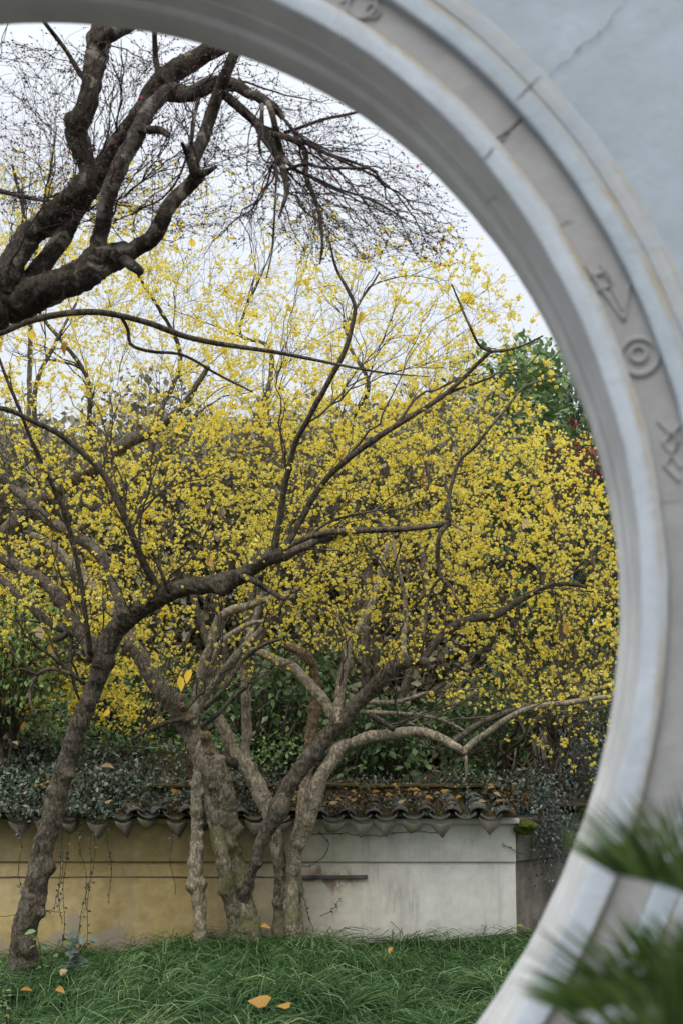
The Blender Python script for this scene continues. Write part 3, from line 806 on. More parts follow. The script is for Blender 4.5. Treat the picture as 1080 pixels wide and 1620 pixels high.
# ------------------------------------------------------------------ trees
class Tree:
    """traced limbs first, then whips and twigs grown from them towards the crown"""
    def __init__(s, name, label, cat, base, group=None):
        s.root = thing(name, label, cat, base, group)
        s.p = []; s.d = []; s.r = []
        s.tw = {}                                     # finer wood by level
    def limb(s, pts, Y, name='branch', mat='bark_brown', sides=10, rough=0.10, knobs=(), label=None, seg=None, wig=0.12, add=True, sk_from=0.15):
        """pts: (px, py, radius px); Y: depths spread evenly along the limb"""
        pts = np.array(pts, float); Y = np.atleast_1d(np.array(Y, float))
        ln = np.concatenate([[0], np.cumsum(np.hypot(*np.diff(pts[:, :2], axis=0).T))]); t = ln / ln[-1]
        yy = np.interp(t, np.linspace(0, 1, len(Y)), Y)
        yy = yy + wig * 0.5 * np.sin(t * 7 + pts[0, 0]) * np.minimum(1, np.minimum(t, 1 - t) * 6)
        P = at(pts[:, 0], pts[:, 1], yy); Rd = pts[:, 2] * yy / F
        return s.limb3(P, Rd, name, mat, sides, rough, knobs, label, seg, add, sk_from)
    def limb3(s, P, Rd, name='branch', mat='bark_brown', sides=10, rough=0.1, knobs=(), label=None, seg=None, add=True, sk_from=0.15):
        K3 = []
        for (kx, ky, kr) in knobs:
            px, py = topx(P)
            # nearest point of the limb to the pixel
            C = catmull(np.c_[P, Rd], 80); cx, cy = topx(C[:, :3]); i = int(np.argmin(np.hypot(cx - kx, cy - ky)))
            yv = C[i, 1]; m = yv / F
            K3.append((at(kx, ky, yv - C[i, 3] * 0.35), kr * m * 0.8, kr * m * 0.85))
        V, Fc = limb_mesh(P, Rd, sides, rough, K3, seed=len(s.p) % 7, seg=seg)
        o = part(name, V, Fc, M[mat], s.root, smooth=True)
        if label: o['label'] = label
        if add:
            n = max(6, int(np.linalg.norm(np.diff(P, axis=0), axis=1).sum() / 0.06))
            C = catmull(np.c_[P, Rd], n); T = nrm(np.gradient(C[:, :3], axis=0))
            k = int(n * sk_from)
            s.p.append(C[k:, :3]); s.d.append(T[k:]); s.r.append(C[k:, 3])
        return o
    def grow(s, regions, n, pref, lmax, r0, level, K=9, up=0.12, jit=0.02, straight=0.5, taper=0.3, sub=500, down=False):
        """regions: (poly px, Y0, Y1, weight)"""
        P = np.concatenate(s.p); D = np.concatenate(s.d); Rr = np.concatenate(s.r)
        n0 = len(P); cap = n0 + n * (K - 2)
        PB = np.zeros((cap, 3)); DB = np.zeros((cap, 3)); RB = np.zeros(cap)
        PB[:n0] = P; DB[:n0] = D; RB[:n0] = Rr; m = n0
        w = np.array([r_[3] for r_ in regions], float); w = w / w.sum()
        T = np.concatenate([sample_poly(r_[0], r_[1], r_[2], int(math.ceil(n * a))) for r_, a in zip(regions, w)])
        RNG.shuffle(T); T = T[:n]
        # nearest targets first so that the crown is reached step by step
        ctr = P.mean(0); T = T[np.argsort(np.linalg.norm(T - ctr, axis=1) + RNG.normal(0, 0.25, len(T)))]
        out = []; rad = []
        tt = np.linspace(0, 1, K)[:, None]
        for t in T:
            idx = RNG.integers(0, m, min(sub, m))
            d = t - PB[idx]; Ls = np.linalg.norm(d, axis=1) + 1e-6
            ca = (d * DB[idx]).sum(1) / Ls
            cost = np.abs(Ls - pref) + 0.45 * pref * (1 - ca) + (Ls < 0.06) * 9 + 0.12 * pref * np.clip(RB[idx] / 0.02 - 2.5, 0, 3)
            j = int(np.argmin(cost)); i = idx[j]
            p0 = PB[i]; dv = d[j]; Lg = Ls[j]
            lm = lmax * RNG.uniform(0.7, 1.1)
            if Lg > lm: dv = dv * (lm / Lg); Lg = lm
            dh = dv / Lg
            rv = RNG.normal(0, 1, 3)
            a0 = nrm(DB[i] * (1 - straight) + dh * straight + np.array([0, 0, up * 1.2]) + rv * 0.12)
            e = p0 + dv
            p1 = p0 + a0 * Lg * 0.42
            p2 = e - nrm(dh + np.array([0, 0, up * 2]) + RNG.normal(0, 0.25, 3)) * Lg * 0.35
            C = (1 - tt) ** 3 * p0 + 3 * (1 - tt) ** 2 * tt * p1 + 3 * (1 - tt) * tt ** 2 * p2 + tt ** 3 * e
            J = np.cumsum(RNG.normal(0, jit * Lg * 0.4, (K, 3)), axis=0); J -= J[0]
            C = C + J
            ra = min(RB[i] * 0.85, r0 * (Lg / pref) ** 0.5 * RNG.uniform(0.75, 1.25))
            rr = np.linspace(1, taper, K) * max(ra, 0.0012)
            out.append(C); rad.append(rr)
            k = K - 2
            PB[m:m + k] = C[2:]; DB[m:m + k] = nrm(np.gradient(C, axis=0))[2:]; RB[m:m + k] = rr[2:]; m += k
        s.p = [PB[:m]]; s.d = [DB[:m]]; s.r = [RB[:m]]
        out = np.array(out); rad = np.array(rad)
        s.tw.setdefault(level, []).append((out, rad))
        return out, rad
    def emit(s, level, mat, sides=4, single=0, name='branch', stuff='twigs'):
        P = np.concatenate([a for a, b in s.tw[level]]) if len({a.shape[1] for a, b in s.tw[level]}) == 1 else s.tw[level][0][0]
        Rd = np.concatenate([b for a, b in s.tw[level]]) if P is not s.tw[level][0][0] else s.tw[level][0][1]
        if single:
            o = np.argsort(-Rd[:, 0])[:single]
            for i in o:
                V, q = tubes(P[i:i + 1], Rd[i:i + 1], 6)
                part(name, V, q, M[mat], s.root, smooth=True)
            k = np.ones(len(P), bool); k[o] = False; P, Rd = P[k], Rd[k]
        if len(P):
            V, q = tubes(P, Rd, sides)
            part(stuff, V, q, M[mat], s.root, smooth=True, kind='stuff')
    def points(s, levels, n, keep=None):
        """random points along fine wood -> positions, directions"""
        P = np.concatenate([a for l in levels for a, b in s.tw[l]])
        i = RNG.integers(0, len(P), n); K = P.shape[1]
        u = RNG.uniform(0.15, 1.0, n) * (K - 1); k = np.minimum(u.astype(int), K - 2); f = (u - k)[:, None]
        A_, B_ = P[i, k], P[i, k + 1]
        return A_ * (1 - f) + B_ * f, nrm(B_ - A_)

# a wintersweet blossom: seven cupped petals
def blossom_geo():
    V = []; Fc = []
    for ring_, npet, ln, op in ((0, 6, 1.0, 0.75), (1, 3, 0.66, 0.4)):
        for k in range(npet):
            a = 2 * math.pi * (k + 0.5 * ring_) / npet
            c, s_ = math.cos(a), math.sin(a)
            def P(u, w, z):
                return (c * u - s_ * w, s_ * u + c * w, z)
            n = len(V)
            V += [P(0.08, 0, 0), P(0.33 * op + 0.15, 0.22 * ln, 0.42 * ln), P(0.33 * op + 0.15, -0.22 * ln, 0.42 * ln), P((0.2 + 0.62 * op) * ln, 0.0, 0.72 * ln)]
            Fc += [(n, n + 2, n + 1), (n + 1, n + 2, n + 3)]
    return np.array(V), np.array(Fc)
BV, BF = blossom_geo()
BT = np.array([(0.0, 0.55, 0.55, 1.0)[i % 4] for i in range(len(BV))])
def rot_frames(d):
    """(N,3) axis -> (N,3,3) with z along the axis and a random roll"""
    d = nrm(d); ref = nrm(RNG.normal(size=d.shape))
    x = nrm(np.cross(d, ref)); y = np.cross(d, x)
    return np.stack([x, y, d], -1)
def scatter(pos, axis, size, GV, GF, gt=None, tv=None):
    Rm = rot_frames(axis)
    V = pos[:, None] + np.einsum('nij,kj->nki', Rm, GV) * size[:, None, None]
    N, K = len(pos), len(GV)
    Fc = GF[None] + (np.arange(N) * K)[:, None, None]
    t = np.repeat(tv, K) if tv is not None else None
    if gt is not None and t is not None:
        t = t * 0.5 + np.tile(gt, N) * 0.5
    return V.reshape(-1, 3), Fc.reshape(-1, GF.shape[1]), t
ME_BLOSSOM = [mesh_from('blossom', BV, BF, M['petal'], tint=0.5 * BT + 0.5 * k) for k in (0.2, 0.45, 0.7, 0.95)]
def add_blossoms(tree, levels, n, size=0.021, single=0, dens=None):
    n = int(n * 2.2); size *= 1.30
    p, d = tree.points(levels, n)
    # gather in twos and threes at the nodes
    m = len(p); src = RNG.integers(0, m // 3, m); near = RNG.random(m) < 0.66
    p[near] = p[src[near]] + RNG.normal(0, 0.013, (near.sum(), 3))
    off = nrm(RNG.normal(size=p.shape) + np.array([0, 0, -0.25])); p = p + off * 0.007
    px, py = topx(p)
    keep = np.ones(m, bool)
    if dens is not None: keep = RNG.random(m) < dens(px, py)
    keep &= RNG.random(m) < np.clip(0.72 + 0.75 * snoise(p, 1.5, 3, 1), 0.12, 1)
    ax = nrm(off + RNG.normal(0, 0.4, off.shape) + np.array([0, -0.1, -0.45]))
    sz = size * RNG.uniform(0.5, 1.2, m); tv = np.clip(RNG.beta(2.2, 2.0, m) + 0.18 * snoise(p, 2.0, 2, 3), 0, 1)
    p, ax, sz, tv, px, py = p[keep], ax[keep], sz[keep], tv[keep], px[keep], py[keep]
    if single:
        inn = (px > 5) & (px < 1000) & (py > 45) & (py < 1500)
        order = np.argsort(np.where(inn, p[:, 1] - sz * 40, 99))[:single]
        Rm = rot_frames(ax[order])
        for i, j in enumerate(order):
            o = link('blossom', ME_BLOSSOM[min(3, int(tv[j] * 4))], tree.root)
            mt = Matrix(Rm[i].tolist()).to_4x4()
            mt = Matrix.Translation(Vector(p[j] - np.array(tree.root.location))) @ mt @ Matrix.Scale(float(sz[j]), 4)
            o.matrix_local = mt
        k = np.ones(len(p), bool); k[order] = False
        p, ax, sz, tv = p[k], ax[k], sz[k], tv[k]
    V, Fc, t = scatter(p, ax, sz, BV, BF, BT, tv)
    part('blossoms', V, Fc, M['petal'], tree.root, tint=t, kind='stuff')

# a leaf: two halves folded along the midrib, slightly curled
LV = np.array([(0, 0, 0), (0.24, 0.3, 0.07), (0.27, 0.6, 0.07), (0, 1.0, -0.08), (-0.27, 0.6, 0.07), (-0.24, 0.3, 0.07), (0, 0.45, 0.0)])
LF = np.array([(0, 1, 6), (1, 2, 6), (2, 3, 6), (3, 4, 6), (4, 5, 6), (5, 0, 6)])
LV2 = np.array([(0, 0, 0), (0.28, 0.45, 0.06), (0, 1.0, -0.05), (-0.28, 0.45, 0.06)]); LF2 = np.array([(0, 1, 2), (0, 2, 3)])
def leaf_frames(dirs, normal):
    y = nrm(dirs); z = nrm(normal - y * (normal * y).sum(-1, keepdims=True)); x = np.cross(y, z)
    return np.stack([x, y, z], -1)
def leaves(pos, dirs, normal, size, tv, fine=False):
    GV, GF = (LV, LF) if fine else (LV2, LF2)
    Rm = leaf_frames(dirs, normal)
    V = pos[:, None] + np.einsum('nij,kj->nki', Rm, GV) * size[:, None, None]
    N, K = len(pos), len(GV)
    return V.reshape(-1, 3), (GF[None] + (np.arange(N) * K)[:, None, None]).reshape(-1, 3), np.repeat(tv, K)
ME_LEAF = {}
for k_ in ('yellow_leaf', 'ochre_leaf', 'tan_leaf'):
    ME_LEAF[k_] = []
    for v in range(3):
        Vl = LV.copy(); Vl[:, 2] += (-0.25, 0.3, 0.45)[v] * Vl[:, 1] ** 2 + (0.6, 0.9, -0.7)[v] * np.abs(Vl[:, 0]); Vl[:, 0] *= (1.0, 0.8, 1.15)[v]
        ME_LEAF[k_].append(mesh_from('leaf', Vl, LF, M[k_]))
def hang_leaf(tree, px, py, Y, size, mat='yellow_leaf'):
    o = link('leaf', random.choice(ME_LEAF[mat]), tree.root)
    p = at(px, py, Y) - np.array(tree.root.location)
    d = nrm(np.array([random.uniform(-.5, .5), random.uniform(-.4, .2), -1.0])); nn = nrm(np.array([random.uniform(-.6, .6), -1.0, random.uniform(0, .5)]))
    Rm = leaf_frames(d[None], nn[None])[0]
    o.matrix_local = Matrix.Translation(Vector(p)) @ Matrix(Rm.tolist()).to_4x4() @ Matrix.Scale(size, 4)

YG = 'wintersweet trees in yellow bloom'
# --- the left-hand wintersweet: dark leaning trunk, long bough to the right
tA = Tree('wintersweet_tree', 'yellow blossoming tree with dark knotted leaning trunk at the left and a long crooked bough', 'tree', tuple(at(38, 1512, 10.5)), YG)
tA.limb([(28, 1575, 25), (37, 1515, 20.5), (46, 1450, 18.5), (60, 1390, 18.5), (70, 1335, 15.5), (83, 1285, 16.5), (98, 1230, 15.5), (114, 1180, 15.5), (128, 1140, 14.5), (142, 1105, 14), (154, 1070, 15), (164, 1036, 17.5), (178, 1008, 15.5), (196, 984, 13), (214, 968, 9)], [10.5, 10.5, 10.25, 10.17],
        'trunk', 'bark_brown', 18, 0.10, ((52, 1435, 12), (80, 1372, 12), (60, 1300, 10), (110, 1225, 12), (82, 1252, 9), (170, 1048, 13), (62, 1445, 12)), sk_from=0.75)
YB = [10.2, 10.0, 9.7]
tA.limb([(158, 1056, 12), (165, 1034, 16), (179, 1007, 16), (196, 983, 15.5), (222, 962, 15), (250, 946, 15), (280, 936, 14), (312, 925, 14), (345, 920, 15), (378, 910, 13), (405, 895, 12), (428, 882, 13), (446, 876, 12)], YB, 'branch', 'bark_dark', 14, 0.13,
        ((352, 938, 13), (438, 880, 11), (258, 934, 10), (195, 975, 9)), sk_from=0.3)
tA.limb([(434, 880, 7), (437, 850, 6), (446, 800, 5.5), (455, 750, 5), (466, 705, 5), (482, 672, 4.6), (500, 640, 4.5), (522, 600, 4.4), (543, 560, 4.2), (556, 520, 3.8), (561, 485, 3.5), (548, 455, 2.8), (532, 425, 2.3), (522, 385, 1.7)], [9.7, 9.3, 9.0], 'branch', 'bark_dark', 8)
tA.limb([(447, 876, 7), (460, 850, 6), (480, 815, 5.5), (503, 775, 5.2), (530, 743, 5), (565, 714, 4.8), (600, 690, 4.6), (645, 662, 4.3), (690, 634, 4), (722, 608, 3.6), (752, 578, 3.2), (775, 556, 3)], [9.7, 9.5, 9.4], 'branch', 'bark_dark', 8)
tA.limb([(775, 556, 2.8), (757, 546, 2.4), (742, 515, 2.1), (727, 482, 1.8), (714, 450, 1.3)], [9.4, 9.3], 'branch', 'bark_dark', 6)
tA.limb([(775, 556, 2.6), (800, 554, 2.2), (828, 546, 1.8), (858, 531, 1.2)], [9.4, 9.5], 'branch', 'bark_dark', 6)
tA.limb([(449, 882, 7.5), (475, 868, 7), (505, 855, 6.2), (540, 846, 5.6), (553, 842, 4)], [9.7, 9.6], 'branch', 'bark_brown', 8)
tA.limb([(447, 872, 6), (470, 857, 5.5), (505, 846, 5.2), (545, 840, 5.2), (590, 839, 5), (640, 836, 5), (685, 831, 4.8), (710, 827, 5)], [9.7, 9.5, 9.3], 'branch', 'bark_brown', 8, knobs=((708, 828, 6),))
tA.limb([(708, 830, 4), (697, 842, 4), (692, 862, 4), (692, 888, 3.8), (697, 914, 3.4), (712, 928, 2.8), (722, 948, 2.2), (738, 972, 1.6)], [9.3, 9.2], 'branch', 'bark_dark', 7)
tA.limb([(697, 914, 2.4), (684, 928, 2.2), (674, 958, 2), (671, 1000, 1.7), (666, 1040, 1.2)], [9.2, 9.15], 'branch', 'bark_dark', 6)
tA.limb([(710, 826, 3.6), (708, 808, 3.4), (713, 768, 3.2), (726, 728, 3.2), (749, 708, 3), (768, 684, 2.6), (800, 646, 2.3), (826, 614, 2), (860, 601, 1.6), (890, 594, 1)], [9.3, 9.2, 9.4], 'branch', 'bark_brown', 7)
tA.limb([(712, 828, 2.4), (726, 836, 1.8), (737, 842, 1)], [9.3, 9.2], 'branch', 'dead_wood', 6, add=False)
tA.limb([(380, 912, 5), (400, 918, 5), (425, 934, 4.6), (448, 948, 4)], [9.8, 9.6], 'branch', 'bark_dark', 7)
tA.limb([(255, 938, 7), (243, 918, 6.5), (229, 893, 6), (215, 860, 6), (200, 825, 5.8), (185, 790, 5.6), (170, 760, 5.4), (152, 736, 5.2), (125, 710, 5), (90, 684, 4.8), (50, 665, 4.5), (15, 649, 4.2), (-40, 640, 3.6)], [9.95, 9.6, 9.3], 'branch', 'bark_dark', 8)
tA.limb([(268, 936, 4), (256, 905, 3.4), (243, 878, 3), (222, 858, 2.6), (205, 850, 2)], [9.9, 9.7], 'branch', 'bark_dark', 6)
tA.limb([(196, 975, 9), (186, 945, 9), (175, 910, 9), (157, 877, 9.5), (122, 850, 9), (82, 825, 8.6), (46, 795, 8), (12, 765, 7.6), (-40, 728, 7)], [10.05, 10.4, 10.6], 'branch', 'bark_brown', 10)
tA.limb([(152, 1042, 12), (136, 1012, 10.5), (112, 972, 10), (77, 928, 9.6), (38, 903, 9), (0, 882, 9), (-50, 858, 8)], [10.2, 10.5, 10.7], 'branch', 'bark_brown', 12, knobs=((92, 953, 8),))
tA.limb([(163, 1022, 8), (140, 1010, 7.5), (110, 998, 7), (76, 984, 7), (50, 960, 6.6), (22, 934, 6), (-10, 905, 5.6)], [10.25, 10.6], 'branch', 'bark_brown', 8)
tA.limb([(110, 998, 6), (98, 1008, 6.4), (88, 1010, 5.6)], [10.4, 10.3], 'branch', 'bark_brown', 7, add=False)
tA.limb([(143, 1035, 4.6), (138, 990, 4.2), (130, 930, 4), (118, 870, 3.8), (100, 806, 3.6), (76, 752, 3.4), (50, 696, 3.2), (30, 645, 3), (12, 600, 2.6), (-4, 560, 2)], [10.15, 9.7, 9.4], 'branch', 'bark_dark', 7)
tA.limb([(112, 975, 3.6), (113, 1010, 3.4), (112, 1050, 3), (118, 1085, 2.6), (126, 1108, 2)], [10.4, 10.3], 'branch', 'bark_dark', 6)
tA.limb([(135, 1082, 4), (110, 1065, 3.6), (80, 1058, 3.4), (60, 1068, 3), (48, 1095, 2.4), (52, 1130, 1.8)], [10.3, 10.1], 'branch', 'bark_brown', 6)
tA.limb([(60, 1068, 2.6), (35, 1058, 2.2), (10, 1068, 1.8)], [10.1, 10.0], 'branch', 'bark_dark', 6)
RA = [([(-80, 560), (0, 470), (200, 440), (330, 440), (560, 400), (720, 420), (870, 500), (900, 600), (820, 700), (740, 860), (560, 900), (440, 900), (200, 960), (0, 1050), (-80, 1000)], 9.35, 11.3, 1.0),
      ([(0, 230), (300, 250), (600, 330), (740, 350), (870, 500), (700, 460), (400, 450), (0, 470)], 9.3, 11.0, 0.45)]
tA.grow(RA, 220, 0.8, 1.5, 0.0095, 1, K=11, up=0.2, jit=0.05)
tA.grow(RA, 560, 0.40, 0.75, 0.0042, 2, K=9, up=0.12, jit=0.06, sub=900)
tA.grow(RA, 1200, 0.22, 0.4, 0.0024, 3, K=9, up=0.1, jit=0.06, sub=1500)
tA.emit(1, 'twig', 5, single=90); tA.emit(2, 'twig', 4); tA.emit(3, 'twig', 3)
def dens_sky(px, py):
    """few flowers high up against the sky, full bloom below"""
    lim = 430 + 60 * np.exp(-((px - 480) / 160) ** 2) - 30 * (px < 120)
    return np.clip(0.34 + (py - lim + 140) / 200, 0.34, 1)
add_blossoms(tA, [2, 3], 5800, 0.0205, 160, dens_sky)

# --- the middle wintersweet: mossy thick trunk with a thin knobbly stem beside it
tB = Tree('wintersweet_tree', 'yellow blossoming tree with thick mossy trunk and cut stub in the middle of the bed', 'tree', tuple(at(383, 1468, 11.1)), YG)
tB.limb([(388, 1540, 26), (384, 1466, 23), (379, 1430, 20), (375, 1395, 19), (366, 1345, 19), (356, 1290, 20), (344, 1240, 21), (333, 1205, 20), (324, 1180, 16)], [11.1, 11.1, 11.1], 'trunk', 'bark_mossy', 20, 0.12,
        ((382, 1400, 20), (372, 1422, 12), (338, 1240, 12), (362, 1262, 9), (378, 1310, 10), (345, 1330, 9), (375, 1345, 9), (322, 1200, 15), (395, 1432, 8), (350, 1200, 10)), sk_from=0.9)
tB.limb([(328, 1205, 17), (312, 1180, 17), (297, 1150, 16), (280, 1122, 16), (257, 1090, 15), (232, 1055, 13), (213, 1022, 11), (202, 996, 10), (186, 975, 9), (152, 936, 9), (120, 900, 8.4), (88, 868, 8), (50, 846, 7)], [11.1, 11.2, 11.6], 'branch', 'bark_mossy', 14, 0.09, ((285, 1105, 10), (266, 1082, 8), (303, 1150, 9)), sk_from=0.4)
tB.limb([(378, 1540, 14), (371, 1455, 13), (360, 1400, 11), (350, 1350, 11), (341, 1305, 11), (334, 1265, 12), (330, 1235, 12)], [11.02, 11.03], 'stem', 'bark_mossy', 12, 0.12, ((352, 1365, 9), (341, 1300, 7), (352, 1410, 8)), add=False)
tB.limb([(318, 1540, 11), (317, 1475, 10), (316, 1440, 9.5), (313, 1400, 10), (311, 1360, 10), (312, 1315, 9.5), (313, 1275, 10), (314, 1235, 10), (319, 1205, 11), (326, 1175, 10)], [11.0, 11.0, 11.06], 'stem', 'bark_pale', 12, 0.14,
        ((303, 1402, 13), (322, 1398, 10), (304, 1365, 8), (314, 1342, 9), (322, 1320, 7), (313, 1282, 9), (318, 1252, 8), (306, 1240, 7), (312, 1425, 8), (320, 1222, 8)), label='pale thin knobbly stem', add=False)
tB.limb([(330, 1195, 10), (328, 1178, 9), (326, 1163, 9)], [11.0, 10.97], 'cut_stub', 'dead_wood', 10, add=False)
tB.limb([(298, 1140, 8), (292, 1125, 7), (289, 1116, 5)], [11.05, 11.0], 'cut_stub', 'dead_wood', 8, add=False)
tB.limb([(303, 1146, 9), (309, 1118, 8), (318, 1070, 7.5), (331, 1025, 7.5), (343, 990, 7.5), (356, 972, 7), (395, 957, 6), (440, 944, 4.5), (480, 930, 3)], [11.1, 11.1, 10.8], 'branch', 'bark_pale', 10)
tB.limb([(303, 1136, 8), (320, 1108, 7), (340, 1082, 6.4), (362, 1052, 6), (390, 1020, 5.6), (414, 996, 5), (438, 966, 4), (460, 935, 3)], [11.1, 11.0, 10.7], 'branch', 'bark_pale', 8)
tB.limb([(322, 1105, 5), (333, 1060, 5), (349, 1018, 5), (372, 1000, 4.4), (402, 985, 3.6), (430, 985, 2.6)], [11.2, 11.3], 'branch', 'bark_pale', 8)
tB.limb([(324, 1120, 5), (352, 1092, 4.4), (384, 1045, 4), (414, 1022, 3.6), (445, 1010, 3)], [10.9, 10.6], 'branch', 'bark_brown', 7)
tB.limb([(318, 1150, 4.6), (345, 1130, 4), (365, 1108, 3.2), (392, 1085, 2.4)], [11.0, 10.8], 'branch', 'bark_brown', 6)
tB.limb([(210, 1170, 3), (230, 1158, 3.4), (250, 1148, 3.6), (270, 1142, 3.8), (292, 1138, 4)], [10.9, 11.05], 'branch', 'bark_brown', 6)
RB = [([(120, 640), (400, 560), (640, 600), (640, 960), (560, 1040), (430, 1010), (330, 1060), (240, 1010), (110, 960)], 10.4, 12.0, 1.0),
      ([(200, 1000), (520, 1000), (500, 1080), (240, 1090)], 10.6, 11.4, 0.13)]
tB.grow(RB, 70, 0.8, 1.4, 0.008, 1, K=11, up=0.25, jit=0.05)
tB.grow(RB, 240, 0.42, 0.8, 0.004, 2, K=9, up=0.12, jit=0.06, sub=800)
tB.grow(RB, 520, 0.22, 0.4, 0.0024, 3, K=9, up=0.1, jit=0.06, sub=1200)
tB.emit(1, 'twig_pale', 5, single=30); tB.emit(2, 'twig', 4); tB.emit(3, 'twig', 3)
add_blossoms(tB, [2, 3], 2300, 0.021, 90, lambda x, y: np.clip((1110 - y) / 150, 0.1, 1))

# --- the right-hand wintersweet: several crossing stems
tC = Tree('wintersweet_tree', 'yellow blossoming tree with several crossing pale stems and an arching low bough at the right', 'tree', tuple(at(456, 1452, 11.2)), YG)
tC.limb([(447, 1530, 16), (446, 1452, 14), (445, 1420, 12), (444, 1385, 11), (440, 1345, 11), (431, 1300, 11), (421, 1268, 13), (407, 1242, 13), (394, 1220, 13), (372, 1196, 11), (358, 1162, 9.5), (346, 1135, 9)], [11.25, 11.3, 11.5], 'trunk', 'bark_pale', 14, 0.11, ((440, 1428, 9), (408, 1240, 10), (447, 1395, 7), (398, 1214, 9)), sk_from=0.8)
tC.limb([(466, 1530, 15), (464, 1450, 13), (467, 1405, 12), (466, 1362, 11), (470, 1330, 10.5), (477, 1290, 10), (484, 1240, 9.5), (489, 1195, 9.5), (491, 1170, 8)], [11.25, 11.28, 11.3], 'stem', 'bark_pale', 14, 0.12, ((472, 1408, 9), (478, 1325, 8), (462, 1375, 7)), add=False)
tC.limb([(488, 1200, 8.5), (490, 1175, 9), (494, 1140, 9.5), (499, 1100, 9), (496, 1062, 8.5), (481, 1036, 8), (456, 1021, 7)], [11.3, 11.3], 'dead_stem', 'dead_wood', 14, 0.16, ((492, 1120, 7), (498, 1080, 7)), label='bleached dead stem', add=False)
tC.limb([(380, 1450, 9), (386, 1420, 8.5), (395, 1392, 8), (402, 1370, 8.5), (412, 1335, 10), (424, 1312, 12), (440, 1288, 14), (448, 1262, 13), (470, 1226, 12), (500, 1190, 12.5), (536, 1147, 12.5), (565, 1113, 11.5), (595, 1083, 11), (622, 1058, 11), (645, 1045, 10)], [11.1, 10.95, 10.9, 10.8], 'stem', 'bark_brown', 14, 0.12,
        ((441, 1278, 14), (408, 1365, 8), (500, 1195, 9), (537, 1142, 11), (640, 1046, 11), (596, 1078, 7), (470, 1215, 8)), sk_from=0.6)
tC.limb([(645, 1045, 8), (662, 1044, 7.5), (674, 1048, 6.5)], [10.8, 10.75], 'cut_stub', 'bark_brown', 8, add=False)
tC.limb([(640, 1048, 7), (668, 1043, 6), (692, 1012, 7), (710, 996, 7), (748, 978, 6.6), (785, 972, 6), (820, 950, 5.4), (858, 930, 4.6), (895, 924, 3.6), (935, 930, 2.4)], [10.8, 11.0, 11.3], 'branch', 'bark_dark', 10)
tC.limb([(464, 1530, 13), (461, 1450, 12), (462, 1395, 11), (470, 1345, 11), (481, 1310, 12), (492, 1278, 12), (503, 1240, 12), (520, 1208, 12), (536, 1183, 12), (552, 1176, 10)], [11.15, 11.05, 11.0], 'stem', 'bark_pale', 12, 0.11, ((472, 1335, 9), (492, 1262, 9), (530, 1190, 9), (505, 1232, 7)), sk_from=0.8)
tC.limb([(545, 1180, 9.5), (562, 1175, 9), (582, 1167, 8.6), (616, 1162, 8.2), (658, 1158, 7.6), (692, 1165, 7), (718, 1180, 6.6), (734, 1193, 6)], [11.0, 10.7, 10.5], 'branch', 'bark_pale', 10)
tC.limb([(730, 1190, 5.4), (760, 1167, 5), (802, 1136, 4.8), (845, 1119, 4.6), (897, 1111, 4.4), (958, 1103, 4), (1010, 1096, 3.4)], [10.5, 10.4, 10.6], 'branch', 'bark_pale', 8)
tC.limb([(712, 1176, 5), (750, 1150, 4.8), (793, 1130, 4.6), (834, 1117, 4.2), (886, 1104, 3.8), (940, 1094, 3.2), (990, 1080, 2.6)], [10.55, 10.7, 11.0], 'branch', 'bark_brown', 8)
tC.limb([(735, 1196, 4), (737, 1212, 3), (737, 1229, 2)], [10.5, 10.5], 'cut_stub', 'bark_pale', 7, add=False)
tC.limb([(535, 1146, 8), (536, 1114, 7.5), (544, 1065, 7), (551, 1026, 6.6), (566, 994, 6), (585, 960, 5), (600, 910, 4), (612, 860, 3)], [10.9, 11.1, 11.3], 'branch', 'bark_pale', 9)
tC.limb([(536, 1150, 9), (508, 1105, 9), (472, 1063, 8.6), (440, 1046, 8), (405, 1030, 6), (372, 1032, 4)], [11.05, 11.4], 'branch', 'bark_pale', 9)
tC.limb([(391, 1215, 8.5), (389, 1190, 8), (390, 1150, 8), (390, 1100, 7.6), (387, 1055, 7), (392, 1020, 6), (404, 975, 4.6), (420, 930, 3.4)], [11.5, 11.6], 'branch', 'bark_pale', 9)
tC.limb([(392, 1216, 9), (372, 1208, 8), (348, 1194, 8), (322, 1180, 7)], [11.5, 11.4], 'branch', 'bark_dark', 8, add=False)
tC.limb([(585, 1130, 5), (605, 1142, 4.6), (622, 1155, 4)], [10.9, 10.7], 'branch', 'bark_dark', 7)
tC.limb([(560, 1125, 4), (600, 1128, 3.6), (650, 1130, 3.2), (700, 1140, 2.8), (740, 1160, 2)], [11.1, 11.2], 'branch', 'bark_pale', 6)
tC.limb([(575, 1110, 4), (620, 1112, 3.6), (670, 1098, 3.2), (710, 1092, 2.6), (760, 1090, 2)], [11.2, 11.4], 'branch', 'bark_pale', 6)
tC.limb([(640, 1046, 5), (638, 1010, 4.4), (640, 960, 4), (630, 900, 3.4), (618, 850, 2.6)], [10.8, 10.9], 'branch', 'bark_pale', 7)
RC = [([(420, 660), (700, 560), (860, 640), (960, 760), (1010, 900), (1010, 1090), (900, 1120), (700, 1090), (560, 1040), (420, 1010)], 9.9, 12.3, 1.0),
      ([(680, 1080), (1000, 1060), (960, 1140), (800, 1150)], 10.2, 11.0, 0.09)]
tC.grow(RC, 120, 0.8, 1.5, 0.008, 1, K=11, up=0.2, jit=0.05)
tC.grow(RC, 420, 0.42, 0.8, 0.004, 2, K=9, up=0.1, jit=0.06, sub=900)
tC.grow(RC, 900, 0.22, 0.4, 0.0024, 3, K=9, up=0.1, jit=0.06, sub=1500)
tC.emit(1, 'twig_pale', 5, single=60); tC.emit(2, 'twig', 4); tC.emit(3, 'twig', 3)
